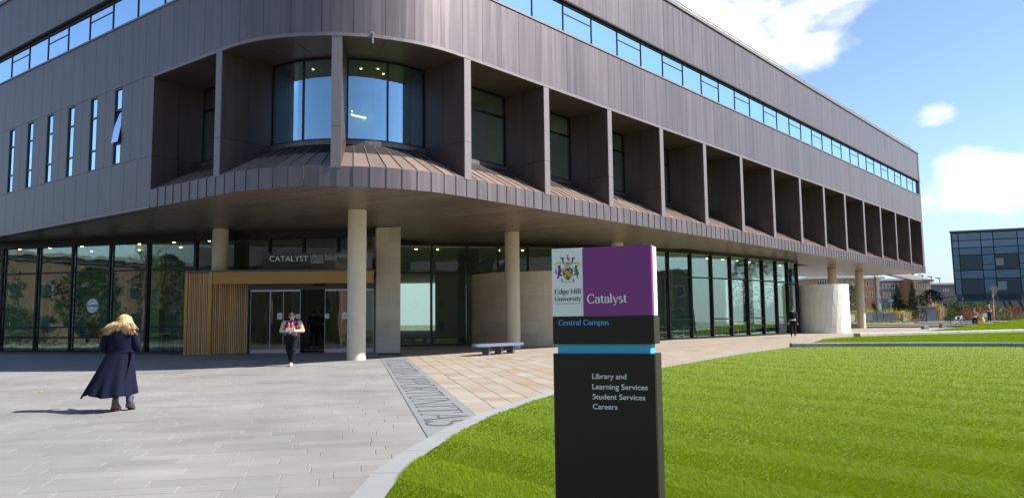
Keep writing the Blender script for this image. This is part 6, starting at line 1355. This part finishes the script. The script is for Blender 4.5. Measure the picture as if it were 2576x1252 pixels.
# ================================================================== INSIDE THE LIBRARY
def table(x, y, rz, label, lw=1.5):
    z = .585; o = thing('cafe_table', (x, y, z), label, 'table', 'cafe tables behind the glass'); T = Matrix.Translation((x, y, z)) @ Matrix.Rotation(rz, 4, 'Z'); m_ = MB(); m_.box((0, 0, .74), (lw, .7, .035)); build('top', tmb(m_, T), M['white'], o)
    for sx_ in (-1, 1):
        for sy in (-1, 1): m_ = MB(); m_.box((sx_*(lw/2-.06), sy*.29, .36), (.045, .045, .72)); build('leg', tmb(m_, T), M['white'], o)
def chair(x, y, rz, label):
    z = .585; o = thing('cafe_chair', (x, y, z), label, 'chair', 'cafe chairs behind the glass'); T = Matrix.Translation((x, y, z)) @ Matrix.Rotation(rz, 4, 'Z'); m_ = MB(); m_.box((0, 0, .45), (.44, .42, .03)); build('seat', tmb(m_, T), M['wood'], o); m_ = MB(); m_.box((0, .21, .70), (.44, .025, .24)); build('backrest', tmb(m_, T), M['wood'], o)
    for sx_ in (-1, 1):
        for sy in (-1, 1): m_ = MB(); h = .82 if sy > 0 else .45; m_.box((sx_*.2, sy*.20, h/2), (.025, .025, h)); build('leg', tmb(m_, T), M['steel'], o)
for u, lb in ((45, 'far left'), (150, 'second from the left'), (245, 'by the man in the green shirt'), (330, 'beyond the coat of the blond woman'), (430, 'nearest the slatted porch')):
    k = ray(u, 780); k = k.x/k.y; b_ = (33.35-38.1)/17.4; a = 33.35+13.6*b_; y = a/(1-b_*k)+1.1; table(k*y, y, math.atan(b_), 'white cafe table behind the left windows, ' + lb); chair(k*y-.35, y+.65, R(170), 'cafe chair behind the left window table ' + lb); chair(k*y+.4, y-.62, R(5), 'cafe chair at the glass side of the table ' + lb)
for u, lb in ((1715, 'just right of the sign'), (1768, 'second from the sign'), (1815, 'third from the sign'), (1862, 'fourth from the sign'), (1902, 'fifth from the sign'), (1940, 'left of the walking man')):
    t = pix_t(RP, RL, u); A, d = gl_at(RP, RL, t); n = Vector((-d.y, d.x)); c = A + n*1.2; rz = math.atan2(d.y, d.x); table(c.x, c.y, rz, 'white table behind the curved glass, ' + lb, 1.4); c2 = A + n*.55; chair(c2.x, c2.y, rz+math.pi, 'chair behind the curved glass at the table ' + lb)
k = ray(225, 780); k = k.x/k.y; figure(k*36.9, 36.9, R(-30), 'seated man in pale green shirt behind the cafe window', ['skin2', 'jeans', 'greenshirt', 'rubber'], 'sit', 'blackhair', 1.0, .022, .585-gz(k*36.9, 36.9)); st = thing('cafe_stool', (k*36.9, 36.9, .585), 'stool under the seated man behind the cafe window', 'stool'); m_ = MB(); m_.box((k*36.9, 36.9, .78), (.4, .4, .36)); build('seat', m_, M['wood'], st)
for u, Y, rz, lb in ((790, 35.5, 20, 'dim figure just inside the open doors on the left'), (806, 36.6, 190, 'dim figure further inside the open doors on the right')): x = aty(u, 800, Y).x; figure(x, Y, R(rz), lb, ['skin2', 'blackcloth', 'darkjacket', 'shoe'], 'stand', 'blackhair', 1.0, .024, .585-gz(x, Y))
o = thing('wall_cabinet', (-24.0, 42, .585), 'white framed doorway unit at the back of the cafe', 'door'); m_ = MB(); x = aty(150, 800, 41).x; m_.box((x-.55, 41, 1.75), (.1, .1, 2.33)); m_.box((x+.55, 41, 1.75), (.1, .1, 2.33)); m_.box((x, 41, 2.95), (1.2, .1, .1)); build('door_frame', m_, M['white'], o); m_ = MB(); m_.box((x, 41.02, 1.75), (1.0, .05, 2.3)); build('door_leaf', m_, M['wall_green'], o)
# litter on the paving
for u, v, m, lb in ((102, 988, 'leaf_yellow', 'curled yellow leaf on the grey paving left of the blond woman'), (86, 990, 'straw', 'tiny pale scrap beside the yellow leaf')):
    p = atg(u, v); o = thing('fallen_leaf', p, lb, 'leaf'); m_ = MB(); s_ = .05 if m == 'leaf_yellow' else .025; m_.poly([(p.x-s_, p.y, p.z+.01), (p.x, p.y-s_*.6, p.z+.045), (p.x+s_, p.y, p.z+.012), (p.x, p.y+s_*.6, p.z+.06)]); m_.cr = .9; build('blade', m_, M[m], o); m_ = MB(); m_.tube([p + Vector((s_, 0, .01)), p + Vector((s_*1.8, .01, .012))], .002, 5); build('stalk', m_, M['straw'], o)
# ================================================================== BEHIND THE CAMERA (seen only in the glass)
random.seed(33)
def bhouse(x0, x1, y, h, label):
    o = thing('brick_house', ((x0+x1)/2, y, gz(0, y)), label, 'building'); g0 = gz(0, y); m_ = MB(); m_.prism([(x0, y-9), (x1, y-9), (x1, y), (x0, y)], g0-.5, h); build('wall', m_, M['brick'], o); m_ = MB(); b0 = [(x0-.5, y-9.5, h), (x1+.5, y-9.5, h), (x1+.5, y+.5, h), (x0-.5, y+.5, h)]; xm = (y-4.5); m_.hexa(b0 + [(x0+2, xm-.2, h+3.2), (x1-2, xm-.2, h+3.2), (x1-2, xm+.2, h+3.2), (x0+2, xm+.2, h+3.2)]); build('roof', m_, M['rooftile'], o)
    n = int((x1-x0)/3)
    for i in range(n):
        for z in (g0+1.0, g0+4.0):
            m_ = MB(); xx = x0+(i+.5)*(x1-x0)/n; m_.box((xx, y+.03, z+.8), (1.3, .1, 1.6)); wn = build('window', m_, M['render_white'], o); m_ = MB(); m_.box((xx, y+.09, z+.8), (1.08, .04, 1.38)); build('pane', m_, M['farglass'], wn)
bhouse(-66, -22, -34, 10.0, 'long brick building across the plaza behind the viewer'); bhouse(-18, 20, -40, 10.2, 'brick building straight behind the viewer'); bhouse(30, 80, -30, 9.5, 'brick building across the lawns behind the right shoulder of the viewer')
o = thing('brick_hall', (85, 25, gz(85, 25)), 'long brick hall beyond the right edge of the lawns', 'building'); m_ = MB(); m_.prism([(84, -12), (96, -12), (96, 39), (84, 39)], 0, 9.0); build('wall', m_, M['brickdark'], o); m_ = MB(); m_.box((90, 13.5, 9.2), (13.5, 52.5, .4)); build('roof', m_, M['rooftile'], o)
for i in range(15):
    for z in (2.0, 5.4): m_ = MB(); m_.box((83.97, -10+i*3.4, z+.8), (.1, 1.4, 1.7)); wn = build('window', m_, M['render_white'], o); m_ = MB(); m_.box((83.9, -10+i*3.4, z+.8), (.05, 1.15, 1.45)); build('pane', m_, M['farglass'], wn)
o = thing('brick_hall', (-75, 12, gz(-75, 12)), 'long brick hall beyond the left edge of the plaza', 'building'); m_ = MB(); m_.prism([(-86, -20), (-74, -20), (-74, 40), (-86, 40)], 0, 9.6); build('wall', m_, mat('brick_dimmed', (.105, .062, .045), .85, var=.08, vscale=4), o); m_ = MB(); m_.box((-80, 10, 9.8), (13.5, 62, .4)); build('roof', m_, M['rooftile'], o); m_ = MB(); m_.box((-73.9, 10, 9.4), (.4, 61, .5)); build('fascia', m_, M['greyclad'], o)  # brick colour darkened to dim this hall's reflection in the left glazing
for i in range(17):
    for z in (1.4, 5.0): m_ = MB(); m_.box((-73.97, -17+i*3.4, z+.8), (.1, 1.5, 1.7)); wn = build('window', m_, M['greyclad'], o); m_ = MB(); m_.box((-73.9, -17+i*3.4, z+.8), (.05, 1.25, 1.45)); build('pane', m_, M['farglass'], wn)
for i, (x, y, h) in enumerate(((-62, 24, 11), (-58, 6, 12), (-66, -8, 12), (-45, -26, 9), (-30, -30, 10), (-16, -31, 9), (-3, -34, 10), (12, -32, 9), (26, -34, 11), (38, -24, 9), (46, -4, 11), (-58, -20, 12), (72, 8, 12))): bare_tree(x, y, gz(x, y), h, 'tall bare plaza tree behind the viewer', 40+i, 'bark', 5, .45)['group'] = 'bare trees behind the viewer'
for i, (x, y, w_) in enumerate(((-60, 30, 7), (-62, 17, 8), (-60, 4, 7), (-62, -8, 8), (80, 60, 8), (78, 70, 8), (-40, -24, 7), (-24, -27, 7), (-8, -30, 8), (8, -29, 7), (22, -28, 8), (36, -18, 7), (44, -8, 7), (62, 4, 9), (68, 14, 8), (66, 26, 9), (70, 36, 8))): plant('hedge', x, y, gz(x, y), 'rounded evergreen hedge clump behind the viewer', 'hedge', 'mound', w_, 3.2, 4000, .14, 'leaf_dark', group='hedge clumps behind the viewer')
for i, (x, y, h, w_) in enumerate(((-58, 32, 7.5, 6), (-60, 21, 9, 7), (-57, 12, 7, 6), (-61, 1, 9.5, 7), (-58, -9, 8, 7), (80, 60, 10, 8), (83, 69, 11, 9), (80, 79, 10, 9), (74, 33, 8, 7), (72, 20, 9, 7))): plant('added_evergreen', x, y, gz(x, y), 'dense evergreen added beyond the frame to darken the glass reflections', 'tree', 'ball', w_, h, 3500, .2, 'leaf_dark', h*.4, group='evergreens added for the glass reflections', base=.6)  # unseen trees added to cover bright reflections in the ground floor glass
